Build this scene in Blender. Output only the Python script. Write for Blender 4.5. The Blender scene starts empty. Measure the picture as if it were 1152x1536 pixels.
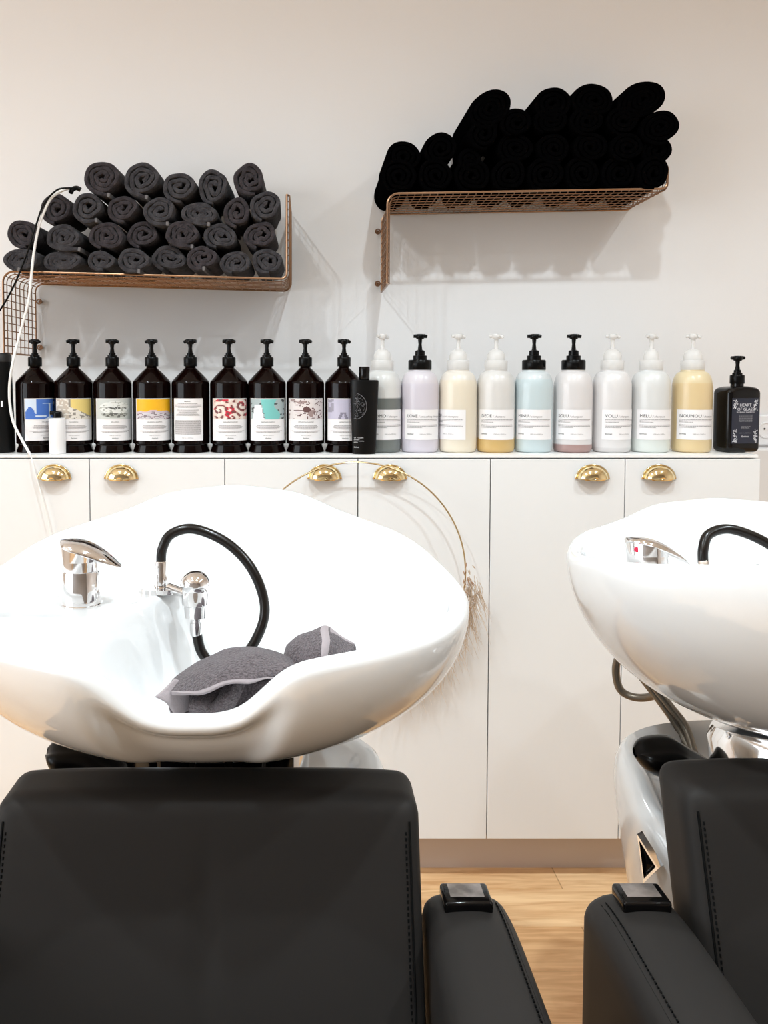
import bpy, bmesh, math, random
from mathutils import Vector, Matrix, noise

random.seed(7)
S = bpy.context.scene
COL = S.collection
PI = math.pi
F = 1200.0
PITCH = math.radians(2.75)
CZ = 1.195
PX, PY = 460.0, 568.0 + F * math.tan(PITCH)


def at(u, v, Y):
    a, b = (u - PX) / F, (PY - v) / F
    d = Vector((a, b * math.sin(PITCH) + math.cos(PITCH), b * math.cos(PITCH) - math.sin(PITCH)))
    d *= Y / d.y
    return Vector((d.x, d.y, d.z + CZ))


# ------------------------------------------------------------------ materials
def mat(name, col, rough=0.5, metal=0.0, spec=0.5, coat=0.0, sheen=0.0, sss=0.0, bump=None, alpha=1.0, trans=0.0, emis=None):
    m = bpy.data.materials.new(name)
    m.use_nodes = True
    nt = m.node_tree
    b = nt.nodes['Principled BSDF']
    b.inputs['Base Color'].default_value = (*col, 1)
    b.inputs['Roughness'].default_value = rough
    b.inputs['Metallic'].default_value = metal
    b.inputs['Specular IOR Level'].default_value = spec
    b.inputs['Coat Weight'].default_value = coat
    b.inputs['Coat Roughness'].default_value = 0.05
    b.inputs['Sheen Weight'].default_value = sheen
    b.inputs['Alpha'].default_value = alpha
    b.inputs['Transmission Weight'].default_value = trans
    if sss:
        b.inputs['Subsurface Weight'].default_value = sss
        b.inputs['Subsurface Scale'].default_value = 0.02
        b.inputs['Subsurface Radius'].default_value = (1, 1, 1)
    if emis:
        b.inputs['Emission Color'].default_value = (*emis[0], 1)
        b.inputs['Emission Strength'].default_value = emis[1]
    if bump:
        tc = nt.nodes.new('ShaderNodeTexCoord')
        nz = nt.nodes.new('ShaderNodeTexNoise')
        nz.inputs['Scale'].default_value = bump[0]
        nz.inputs['Detail'].default_value = 4
        bp = nt.nodes.new('ShaderNodeBump')
        bp.inputs['Strength'].default_value = bump[1]
        bp.inputs['Distance'].default_value = bump[2]
        nt.links.new(tc.outputs['Object'], nz.inputs['Vector'])
        nt.links.new(nz.outputs['Fac'], bp.inputs['Height'])
        nt.links.new(bp.outputs['Normal'], b.inputs['Normal'])
    return m


def vary(m, c1, c2, scale, detail=3, lo=0.35, hi=0.65):
    """colour that wanders between two tones by object-space noise"""
    nt = m.node_tree
    b = nt.nodes['Principled BSDF']
    tc = nt.nodes.new('ShaderNodeTexCoord')
    nz = nt.nodes.new('ShaderNodeTexNoise')
    nz.inputs['Scale'].default_value = scale
    nz.inputs['Detail'].default_value = detail
    r = nt.nodes.new('ShaderNodeValToRGB')
    r.color_ramp.elements[0].position = lo
    r.color_ramp.elements[1].position = hi
    r.color_ramp.elements[0].color = (*c1, 1)
    r.color_ramp.elements[1].color = (*c2, 1)
    nt.links.new(tc.outputs['Object'], nz.inputs['Vector'])
    nt.links.new(nz.outputs['Fac'], r.inputs['Fac'])
    nt.links.new(r.outputs['Color'], b.inputs['Base Color'])
    return m


M = {}
M['wall'] = mat('wall_paint', (0.81, 0.785, 0.775), 0.85, bump=(220, 0.12, 0.001))
M['far_wall'] = mat('grey_wall_paint', (0.30, 0.28, 0.27), 0.85)
M['ceiling'] = mat('ceiling_paint', (0.85, 0.83, 0.80), 0.9)
M['cab'] = mat('white_lacquer', (0.82, 0.815, 0.81), 0.32, bump=(6, 0.03, 0.001))
M['counter'] = mat('white_counter', (0.90, 0.88, 0.86), 0.3)
M['kick'] = mat('kick_board', (0.52, 0.44, 0.40), 0.5)
M['gap'] = mat('gap_shade_tone', (0.05, 0.045, 0.04), 0.8)  # dark tone standing in for the shade between the doors
M['ceramic'] = mat('white_glazed_ceramic', (0.82, 0.82, 0.82), 0.12, coat=0.8)
M['shell'] = mat('white_gloss_shell', (0.90, 0.89, 0.88), 0.15, coat=0.8)
M['chrome'] = mat('chrome', (0.86, 0.85, 0.85), 0.07, metal=1.0)
M['brass'] = mat('polished_brass', (0.86, 0.70, 0.40), 0.12, metal=1.0)
M['wire'] = mat('antique_copper_wire', (0.32, 0.185, 0.11), 0.30, metal=1.0)
M['gold'] = mat('gold_hoop', (0.62, 0.48, 0.28), 0.25, metal=1.0)
M['leather'] = mat('black_leather', (0.0240, 0.0215, 0.0200), 0.5, spec=.10, bump=(900, 0.10, 0.0004))
M['thread'] = mat('black_stitching', (0.003, 0.003, 0.003), 0.7, spec=.1)
M['black_plastic'] = mat('black_plastic', (0.002, 0.0018, 0.0018), 0.28, spec=.16)
M['black_gloss'] = mat('black_gloss', (0.003, 0.0026, 0.0026), 0.10, spec=.30)
M['rubber'] = mat('black_rubber_hose', (0.008, 0.006, 0.005), 0.22, spec=.4)
M['dark_bottle'] = mat('dark_amber_plastic', (0.0035, 0.0009, 0.0007), 0.10, spec=.20)
M['foot_amber'] = mat('amber_base', (0.035, 0.012, 0.009), 0.25)
M['label'] = mat('label_paper', (0.86, 0.83, 0.83), 0.55)
M['print'] = mat('label_print_grey', (0.30, 0.27, 0.27), 0.7)
M['ink'] = mat('label_ink_black', (0.02, 0.016, 0.016), 0.7)
M['white_print'] = mat('white_print', (0.75, 0.75, 0.78), 0.6)
M['grey_print'] = mat('dim_grey_print', (0.22, 0.22, 0.24), 0.6)
M['navy'] = mat('navy_label', (0.012, 0.016, 0.032), 0.3)
M['clear'] = mat('frosted_clear_plastic', (0.86, 0.83, 0.80), 0.35, sss=0.3, alpha=0.62)
M['white_plastic'] = mat('white_plastic', (0.85, 0.83, 0.83), 0.35)
M['cable_white'] = mat('white_cable', (0.88, 0.86, 0.84), 0.4)
M['steel_hose'] = mat('bronze_grey_hose', (0.22, 0.19, 0.15), 0.32, metal=0.7)
M['screen'] = mat('smoky_glass_screen', (0.30, 0.26, 0.25), 0.08, metal=0.6)
vary(M['screen'], (0.40, 0.35, 0.33), (0.16, 0.14, 0.13), 35)
M['grass'] = mat('dried_grass', (0.56, 0.42, 0.30), 0.8)
M['grass2'] = mat('dried_seed_head', (0.40, 0.24, 0.15), 0.7)
M['red_dot'] = mat('red_dot', (0.70, 0.03, 0.08), 0.4)
M['lamp'] = mat('lamp_lens', (1, 1, 1), 0.5, emis=((1.0, 0.95, 0.90), 25))
M['socket_hole'] = mat('socket_hole', (0.03, 0.03, 0.03), 0.7)
M['charcoal'] = mat('charcoal_terry', (0.05, 0.047, 0.05), 0.95, sheen=0.08, spec=0.05, bump=(260, 0.8, 0.004))
vary(M['charcoal'], (0.030, 0.027, 0.030), (0.060, 0.056, 0.060), 60)
M['charcoal2'] = mat('charcoal_terry_brown', (0.05, 0.047, 0.05), 0.95, sheen=0.08, spec=0.05, bump=(260, 0.8, 0.004))
vary(M['charcoal2'], (0.028, 0.023, 0.025), (0.052, 0.044, 0.048), 60)
M['hem'] = mat('woven_towel_hem', (0.13, 0.12, 0.12), 0.9)
M['jet'] = mat('black_terry', (0.0014, 0.0013, 0.0014), 1.0, spec=0.0, bump=(260, 0.8, 0.004))
M['grey_terry'] = mat('grey_terry', (0.2, 0.17, 0.18), 0.95, sheen=0.2, spec=0.1, bump=(420, 1.0, 0.006))
vary(M['grey_terry'], (0.105, 0.085, 0.092), (0.20, 0.165, 0.175), 420, 5)
M['grey_hem'] = mat('grey_towel_hem', (0.36, 0.31, 0.32), 0.9, bump=(300, 0.5, 0.002))

# wood floor
m = mat('oak_laminate', (0.5, 0.3, 0.15), 0.38)
nt = m.node_tree
b = nt.nodes['Principled BSDF']
tc = nt.nodes.new('ShaderNodeTexCoord')
mp = nt.nodes.new('ShaderNodeMapping')
mp.inputs['Scale'].default_value = (1, 1, 1)
br = nt.nodes.new('ShaderNodeTexBrick')
br.inputs['Color1'].default_value = (0.80, 0.52, 0.28, 1)
br.inputs['Color2'].default_value = (0.88, 0.63, 0.38, 1)
br.inputs['Mortar'].default_value = (0.50, 0.30, 0.15, 1)
br.inputs['Scale'].default_value = 1.0
br.inputs['Mortar Size'].default_value = 0.0012
br.inputs['Brick Width'].default_value = 1.2
br.inputs['Row Height'].default_value = 0.13
nz = nt.nodes.new('ShaderNodeTexNoise')
mp2 = nt.nodes.new('ShaderNodeMapping')
mp2.inputs['Scale'].default_value = (2.2, 22, 1)
nz.inputs['Scale'].default_value = 2.0
nz.inputs['Detail'].default_value = 7
nz.inputs['Distortion'].default_value = 1.2
rp = nt.nodes.new('ShaderNodeValToRGB')
rp.color_ramp.elements[0].position = 0.33
rp.color_ramp.elements[0].color = (0.80, 0.66, 0.54, 1)
rp.color_ramp.elements[1].position = 0.62
rp.color_ramp.elements[1].color = (1.08, 1.05, 1.0, 1)
mx = nt.nodes.new('ShaderNodeMix')
mx.data_type = 'RGBA'
mx.blend_type = 'MULTIPLY'
mx.inputs[0].default_value = 1.0
L = nt.links.new
L(tc.outputs['Object'], mp.inputs['Vector'])
L(mp.outputs['Vector'], br.inputs['Vector'])
L(tc.outputs['Object'], mp2.inputs['Vector'])
L(mp2.outputs['Vector'], nz.inputs['Vector'])
L(nz.outputs['Fac'], rp.inputs['Fac'])
L(br.outputs['Color'], mx.inputs[6])
L(rp.outputs['Color'], mx.inputs[7])
L(mx.outputs[2], b.inputs['Base Color'])
M['floor'] = m


def liquid_mat(name, empty, full, level, soft=0.0015, rough=0.3):
    """frosted bottle seen with its liquid up to a level (object z, metres)"""
    empty = tuple(c * .92 for c in empty)
    full = tuple(c * .92 for c in full)
    m = mat(name, empty, rough, sss=0.25, coat=0.2)
    nt = m.node_tree
    b = nt.nodes['Principled BSDF']
    tc = nt.nodes.new('ShaderNodeTexCoord')
    sp = nt.nodes.new('ShaderNodeSeparateXYZ')
    mr = nt.nodes.new('ShaderNodeMapRange')
    mr.inputs['From Min'].default_value = level - soft
    mr.inputs['From Max'].default_value = level + soft
    mx = nt.nodes.new('ShaderNodeMix')
    mx.data_type = 'RGBA'
    mx.inputs[6].default_value = (*full, 1)
    mx.inputs[7].default_value = (*empty, 1)
    nt.links.new(tc.outputs['Object'], sp.inputs[0])
    nt.links.new(sp.outputs['Z'], mr.inputs['Value'])
    nt.links.new(mr.outputs[0], mx.inputs[0])
    nt.links.new(mx.outputs[2], b.inputs['Base Color'])
    return m


# ------------------------------------------------------------------ mesh helpers
class MB:
    def __init__(self):
        self.v, self.f, self.mi = [], [], []

    def add(self, vs, fs, mi=0):
        o = len(self.v)
        self.v += [Vector(p) for p in vs]
        for f in fs:
            self.f.append([i + o for i in f])
            self.mi.append(mi)

    def lathe(self, prof, n=32, cx=0, cy=0, cz=0, sx=1, sy=1, mi=0, rot=None):
        """prof: (r, z) from bottom to top, revolved about z"""
        vs, fs = [], []
        for r, z in prof:
            for k in range(n):
                a = 2 * PI * k / n
                p = Vector((r * sx * math.cos(a), r * sy * math.sin(a), z))
                if rot:
                    p = rot @ p
                vs.append(p + Vector((cx, cy, cz)))
        for i in range(len(prof) - 1):
            for k in range(n):
                k2 = (k + 1) % n
                fs.append([i * n + k, i * n + k2, (i + 1) * n + k2, (i + 1) * n + k])
        if prof[0][0] > 1e-6:
            fs.append([k for k in range(n)][::-1])
        if prof[-1][0] > 1e-6:
            fs.append([(len(prof) - 1) * n + k for k in range(n)])
        self.add(vs, fs, mi)

    def tube(self, pts, r, n=8, closed=False, mi=0, caps=True):
        pts = [Vector(p) for p in pts]
        N = len(pts)
        rs = r if isinstance(r, (list, tuple)) else [r] * N
        vs, fs = [], []
        up = None
        for i, p in enumerate(pts):
            if closed:
                t = pts[(i + 1) % N] - pts[i - 1]
            else:
                t = pts[min(i + 1, N - 1)] - pts[max(i - 1, 0)]
            if t.length < 1e-9:
                t = Vector((0, 0, 1))
            t.normalize()
            if up is None:
                up = Vector((0, 0, 1)) if abs(t.z) < 0.9 else Vector((0, 1, 0))
            s = t.cross(up)
            if s.length < 1e-6:
                s = t.cross(Vector((1, 0, 0)))
            s.normalize()
            up = s.cross(t).normalized()
            for k in range(n):
                a = 2 * PI * k / n
                vs.append(p + (s * math.cos(a) + up * math.sin(a)) * rs[i])
        for i in range(N if closed else N - 1):
            j = (i + 1) % N
            for k in range(n):
                k2 = (k + 1) % n
                fs.append([i * n + k, i * n + k2, j * n + k2, j * n + k])
        if not closed and caps:
            fs.append([k for k in range(n)][::-1])
            fs.append([(N - 1) * n + k for k in range(n)])
        self.add(vs, fs, mi)

    def box(self, x0, x1, y0, y1, z0, z1, mi=0):
        vs = [(x, y, z) for z in (z0, z1) for y in (y0, y1) for x in (x0, x1)]
        self.add(vs, [[0, 2, 3, 1], [4, 5, 7, 6], [0, 1, 5, 4], [2, 6, 7, 3], [0, 4, 6, 2], [1, 3, 7, 5]], mi)

    def rbox(self, w, d, h, r, n=(8, 8, 8), fn=None, mi=0):
        """rounded box centred on the origin; fn may bend each vertex"""
        bm = bmesh.new()
        hw = Vector((w / 2, d / 2, h / 2))
        idx = {}
        vs, fs = [], []

        def spread(k, nn, half):
            # cluster rows in the rounded ends
            if nn < 6:
                return -half + 2 * half * k / nn
            e = 3
            if k <= e:
                return -half + r * (1 - math.cos(PI / 2 * k / e)) if True else 0
            if k >= nn - e:
                return half - r * (1 - math.cos(PI / 2 * (nn - k) / e))
            return -half + r + (2 * half - 2 * r) * (k - e) / (nn - 2 * e)
        def vid(i, j, k):
            key = (i, j, k)
            if key not in idx:
                p = Vector((spread(i, n[0], hw.x), spread(j, n[1], hw.y), spread(k, n[2], hw.z)))
                c = Vector([max(-(hw[q] - r), min(hw[q] - r, p[q])) for q in range(3)])
                dlt = p - c
                if dlt.length > 1e-9:
                    # cube -> sphere style projection
                    m_ = max(abs(dlt.x), abs(dlt.y), abs(dlt.z)) / r
                    p = c + dlt.normalized() * r * m_ if m_ > 1e-9 else p
                idx[key] = len(vs)
                vs.append(fn(p) if fn else p)
            return idx[key]
        a, b_, c_ = n
        for i in range(a):
            for j in range(b_):
                fs.append([vid(i, j, 0), vid(i, j + 1, 0), vid(i + 1, j + 1, 0), vid(i + 1, j, 0)])
                fs.append([vid(i, j, c_), vid(i + 1, j, c_), vid(i + 1, j + 1, c_), vid(i, j + 1, c_)])
        for i in range(a):
            for k in range(c_):
                fs.append([vid(i, 0, k), vid(i + 1, 0, k), vid(i + 1, 0, k + 1), vid(i, 0, k + 1)])
                fs.append([vid(i, b_, k), vid(i, b_, k + 1), vid(i + 1, b_, k + 1), vid(i + 1, b_, k)])
        for j in range(b_):
            for k in range(c_):
                fs.append([vid(0, j, k), vid(0, j, k + 1), vid(0, j + 1, k + 1), vid(0, j + 1, k)])
                fs.append([vid(a, j, k), vid(a, j + 1, k), vid(a, j + 1, k + 1), vid(a, j, k + 1)])
        bm.free()
        self.add(vs, fs, mi)

    def grid(self, rows, mi=0, close_u=False):
        """rows: list of equal-length point lists"""
        nn = len(rows[0])
        vs = [p for r in rows for p in r]
        fs = []
        for i in range(len(rows) - 1):
            for k in range(nn if close_u else nn - 1):
                k2 = (k + 1) % nn
                fs.append([i * nn + k, i * nn + k2, (i + 1) * nn + k2, (i + 1) * nn + k])
        self.add(vs, fs, mi)

    def build(self, name, mats, parent=None, smooth=True, bevel=None, solid=None, sub=0, sharp=40):
        me = bpy.data.meshes.new(name)
        me.from_pydata([tuple(p) for p in self.v], [], self.f)
        if not isinstance(mats, (list, tuple)):
            mats = [mats]
        for mm in mats:
            me.materials.append(mm)
        me.polygons.foreach_set('material_index', self.mi)
        me.update()
        bm = bmesh.new()
        bm.from_mesh(me)
        bmesh.ops.remove_doubles(bm, verts=bm.verts, dist=1e-6)
        if not solid:
            bmesh.ops.recalc_face_normals(bm, faces=bm.faces)
        if smooth:
            for e in bm.edges:
                if len(e.link_faces) == 2 and e.calc_face_angle(0) > math.radians(sharp):
                    e.smooth = False
            for f in bm.faces:
                f.smooth = True
        bm.to_mesh(me)
        bm.free()
        o = bpy.data.objects.new(name, me)
        COL.objects.link(o)
        if parent:
            o.parent = parent
        if solid:
            md = o.modifiers.new('thickness', 'SOLIDIFY')
            md.thickness = solid
            md.offset = 0
        if bevel:
            md = o.modifiers.new('bevel', 'BEVEL')
            md.width = bevel
            md.segments = 3
            md.limit_method = 'ANGLE'
        if sub:
            md = o.modifiers.new('subdiv', 'SUBSURF')
            md.levels = md.render_levels = sub
        return o


def spline(pts, k=8, closed=False):
    pts = [Vector(p) for p in pts]
    N = len(pts)
    out = []
    for i in range(N if closed else N - 1):
        if closed:
            p0, p1, p2, p3 = pts[i - 1], pts[i], pts[(i + 1) % N], pts[(i + 2) % N]
        else:
            p0, p1, p2, p3 = pts[max(i - 1, 0)], pts[i], pts[i + 1], pts[min(i + 2, N - 1)]
        for j in range(k):
            t = j / k
            out.append(0.5 * ((2 * p1) + (p2 - p0) * t + (2 * p0 - 5 * p1 + 4 * p2 - p3) * t * t + (3 * p1 - p0 - 3 * p2 + p3) * t ** 3))
    if not closed:
        out.append(pts[-1])
    return out


def interp(x, tab):
    if x <= tab[0][0]:
        return tab[0][1]
    for (a, b), (c, d) in zip(tab, tab[1:]):
        if x <= c:
            t = (x - a) / (c - a)
            return b + (d - b) * t
    return tab[-1][1]


def sstep(a, b, x):
    t = max(0, min(1, (x - a) / (b - a)))
    return t * t * (3 - 2 * t)


def thing(name, label, cat, loc=(0, 0, 0), rz=0, group=None):
    o = bpy.data.objects.new(name, None)
    o.empty_display_size = 0.05
    COL.objects.link(o)
    o.location = loc
    o.rotation_euler = (0, 0, rz)
    tag(o, label, cat, group)
    return o


def tag(o, label, cat, group=None):
    o['label'] = label
    o['category'] = cat
    if group:
        o['group'] = group
    return o


def struct(o):
    o['kind'] = 'structure'
    return o


def copy_tree(o, parent=None):
    c = o.copy()
    COL.objects.link(c)
    c.parent = parent
    for ch in o.children:
        copy_tree(ch, c)
    return c


_txt = {}


def text_mesh(s, size, align='LEFT', shear=0.0, width=None):
    """flat text polygons (list of verts, faces) with height `size` metres"""
    key = (s, size, align, shear)
    if key in _txt:
        return _txt[key]
    cu = bpy.data.curves.new('t', 'FONT')
    cu.body = s
    cu.size = size / 0.7
    cu.align_x = align
    cu.resolution_u = 2
    cu.shear = shear
    o = bpy.data.objects.new('t', cu)
    COL.objects.link(o)
    dg = bpy.context.evaluated_depsgraph_get()
    me = bpy.data.meshes.new_from_object(o.evaluated_get(dg))
    bm = bmesh.new()
    bm.from_mesh(me)
    bmesh.ops.triangulate(bm, faces=bm.faces)
    bm.to_mesh(me)
    bm.free()
    vs = [v.co.copy() for v in me.vertices]
    fs = [list(p.vertices) for p in me.polygons]
    bpy.data.objects.remove(o)
    bpy.data.curves.remove(cu)
    bpy.data.meshes.remove(me)
    _txt[key] = (vs, fs)
    return _txt[key]


# ------------------------------------------------------------------ measured depths
D = 1.82          # door fronts
WALL = 2.12
BY = 1.90         # bottle axes
TOPZ = at(600, 682, D).z     # counter top level

# ------------------------------------------------------------------ setting
g = MB(); g.box(-3.2, 3.2, -2.6, WALL + 0.1, -0.08, 0.0)
struct(g.build('floor', M['floor'], smooth=False))
g = MB(); g.box(-3.2, 3.2, WALL, WALL + 0.1, 0.0, 2.775)
struct(g.build('wall_back', M['wall'], smooth=False))
g = MB(); g.box(-3.2, 3.2, -2.6, -2.5, 0, 2.775)
struct(g.build('wall_front', M['far_wall'], smooth=False))
g = MB(); g.box(-3.2, -3.1, -2.5, WALL, 0, 2.775)
struct(g.build('wall_left', M['wall'], smooth=False))
g = MB(); g.box(3.1, 3.2, -2.5, WALL, 0, 2.775)
struct(g.build('wall_right', M['wall'], smooth=False))
g = MB(); g.box(-3.2, 3.2, -2.6, WALL + 0.1, 2.775, 2.86)
struct(g.build('ceiling', M['ceiling'], smooth=False))
# low white boxed ledge along the wall, right of the cabinets
zl = at(1150, 673, 2.08).z
g = MB(); g.box(at(1143, 700, 1.9).x + 0.02, 3.1, 2.06, WALL, 0, zl)
struct(g.build('trim_1', M['wall'], smooth=False, bevel=0.004))

# ------------------------------------------------------------------ cabinets
dz0 = at(700, 1258, D).z           # underside of the doors
dz1 = TOPZ - 0.008
seams = [at(u, 700, D).x for u in (-67, 134, 337, 537, 736, 938, 1141)]


def handle_mesh():
    g = MB()
    a, h, d = 0.0345, 0.030, 0.024
    rows = []
    for j in range(11):
        ph = PI / 2 * j / 10
        row = []
        for i in range(29):
            th = PI * i / 28
            c = math.cos(ph) ** 0.75
            row.append((a * math.cos(th) * c, -d * math.sin(ph), h * math.sin(th) * c))
        rows.append(row)
    g.grid(rows)
    o = g
    # flange
    fl = []
    for rr in (1.0, 1.14):
        fl.append([(a * rr * math.cos(PI * i / 28), -0.0015, h * rr * math.sin(PI * i / 28)) for i in range(29)])
    g.grid(fl)
    # front lower lip
    g.tube([(a * 0.62 * t, -d * (1 - 0.25 * t * t) * 0.98, 0.0005) for t in [k / 8 - 1 for k in range(17)]], 0.0016, 6)
    return g


for ci, (x0, xm, x1, what) in enumerate([
        (seams[0], seams[1], seams[2], 'leftmost white two-door cabinet, under the dark bottles and the white cable'),
        (seams[2], seams[3], seams[4], 'middle white two-door cabinet, with the gold hoop hanging on its handles'),
        (seams[4], seams[5], seams[6], 'rightmost white two-door cabinet, behind the right-hand basin')]):
    c = thing('base_cabinet', what, 'cabinet', ((x0 + x1) / 2, (D + WALL) / 2, 0), 0, 'white cabinets along the wall')
    ox, oy = c.location.x, c.location.y
    g = MB(); g.box(x0 - ox + .0005, x1 - ox - .0005, D + 0.020 - oy, WALL - oy - 0.002, dz0 + 0.002, dz1 - 0.0002)
    g.build('body', [M['cab']], c, smooth=False)
    g = MB(); g.box(x0 - ox + .003, x1 - ox - .003, D + 0.0185 - oy, D + 0.0198 - oy, dz0 + 0.004, dz1 - 0.004)
    g.build('gap_shade', [M['gap']], c, smooth=False)  # thin dark sheet behind the doors, paints the shade in their gaps
    g = MB(); g.box(x0 - ox, x1 - ox, D + 0.082 - oy, D + 0.098 - oy, 0.0, dz0)
    g.build('kick_board', M['kick'], c, smooth=False)
    for di, (a0, a1, hu) in enumerate([(x0, xm, (80, 487, 890)[ci]), (xm, x1, (181, 585, 990)[ci])]):
        gp = 0.0011
        g = MB(); g.box(a0 - ox + gp, a1 - ox - gp, D - oy, D + 0.018 - oy, dz0, dz1 - 0.0022)
        dr = g.build('door', M['cab'], c, smooth=False, bevel=0.0008)
        p = at(hu, 719, D - 0.008)
        hm = handle_mesh()
        for v in hm.v:
            v += Vector((p.x - ox, D - 0.0005 - oy, p.z))
        hm.build('handle', M['brass'], dr, solid=0.0022, sharp=60)
g = MB(); g.box(seams[0], at(1138, 700, D).x, D + 0.002, WALL - 0.001, TOPZ - 0.0075, TOPZ)
o = g.build('countertop', M['counter'], smooth=False, bevel=0.001)
tag(o, 'long thin white countertop under the row of bottles', 'countertop')

# ------------------------------------------------------------------ wire shelves
def wire_shelf(label, fl, fr, top_r, bot_l, flip=False):
    """fl / fr: front corners (pixels) of the tray, top_r / bot_l: pixel rows where the end panels stop"""
    Yf, Yb = 1.90, 2.108
    L_, R_ = at(*fl, Yf), at(*fr, Yf)
    zT = at(fr[0], top_r, Yf).z
    zB = at(fl[0], bot_l, Yf).z
    t = thing('wire_shelf', label, 'wall shelf', ((L_.x + R_.x) / 2, WALL, (L_.z + R_.z) / 2), 0, 'copper wire wall shelves')
    o = t.location.copy()
    rc = 0.020
    # profile in x/z, bent at two corners
    prof = []
    prof.append(Vector((L_.x, 0, zB)))
    n = 10
    for k in range(1, n):
        prof.append(Vector((L_.x, 0, zB + (L_.z - rc - zB) * k / n)))
    for k in range(7):
        a = PI - PI / 2 * k / 6
        prof.append(Vector((L_.x + rc + rc * math.cos(a), 0, L_.z - rc + rc * math.sin(a))))
    n = 30
    for k in range(1, n):
        prof.append(Vector((L_.x + rc, 0, L_.z)).lerp(Vector((R_.x - rc, 0, R_.z)), k / n))
    for k in range(7):
        a = -PI / 2 + PI / 2 * k / 6
        prof.append(Vector((R_.x - rc + rc * math.cos(a), 0, R_.z + rc + rc * math.sin(a))))
    n = 8
    for k in range(1, n + 1):
        prof.append(Vector((R_.x, 0, R_.z + rc + (zT - R_.z - rc) * k / n)))
    # normals for the lip offset
    def P(i, y, off=0):
        i = max(0, min(len(prof) - 1, i))
        a_, b_ = prof[max(i - 1, 0)], prof[min(i + 1, len(prof) - 1)]
        tg = (b_ - a_).normalized()
        nrm = Vector((-tg.z, 0, tg.x))
        p = prof[i] + nrm * off
        return Vector((p.x - o.x, y - o.y, p.z - o.z))
    # frame : front rim, back rim, end bars
    g = MB()
    N = len(prof)
    lip = 0.006
    front = [P(i, Yf, lip) for i in range(N)]
    back = [P(i, Yb, 0) for i in range(N)]
    g.tube(front, 0.0026, 8)
    g.tube(back, 0.0022, 8)
    for i in (0, N - 1):
        g.tube([front[i], P(i, Yf + .012, 0), back[i]], 0.0024, 8)
    g.build('frame', M['wire'], t)
    g = MB()
    for k in range(7):
        y = Yf + 0.008 + (Yb - Yf - 0.008) * k / 7
        g.tube([P(i, y, 0) for i in range(N)], 0.0013, 5)
    # cross wires spaced by arc length
    s = 0
    nxt = 0.018
    for i in range(N - 1):
        seg = (prof[i + 1] - prof[i]).length
        while s + seg > nxt:
            f_ = (nxt - s) / seg
            q = lambda y, off: P(i, y, off).lerp(P(i + 1, y, off), f_)
            g.tube([q(Yf, lip), q(Yf + 0.006, 0.001), q(Yb, 0.001)], 0.0012, 5, caps=False)
            nxt += 0.018
        s += seg
    g.build('wire_mesh', M['wire'], t)
    # mounting eyes by the wall
    for zz in ((L_.z - 0.045), (zB + 0.022)):
        g = MB()
        cx = L_.x + (-0.010 if not flip else 0.010)
        g.tube([(cx - o.x + 0.006 * math.cos(a), Yb - 0.002 - o.y, zz - o.z + 0.006 * math.sin(a)) for a in [2 * PI * k / 16 for k in range(16)]], 0.0018, 6, closed=True)
        g.tube([(cx + 0.006 - o.x if not flip else cx - .006 - o.x, Yb - .002 - o.y, zz - o.z), (L_.x - o.x, Yb - .002 - o.y, zz - o.z)], 0.0018, 6)
        g.lathe([(0.004, -0.0115), (0.0045, -0.004), (0.003, -0.002), (0, -0.0018)], 12, cx - o.x, 0, zz - o.z, rot=None)
        # turn the screw head towards the room
        for v in g.v[-48:]:
            y = v.z - (zz - o.z)
            zz2 = v.y
            v.y = Yb - o.y - 0.004 + (-y) + 0.004
            v.z = zz - o.z + zz2
        g.build('mounting_eye', M['wire'], t)
    return t


shelfL = wire_shelf('copper wire wall shelf on the left, holding the charcoal rolled towels', (8, 411), (434, 422), 292, 530, True)
shelfR = wire_shelf('copper wire wall shelf on the right, holding the black towels', (585, 294), (1004, 287), 250, 424)


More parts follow.
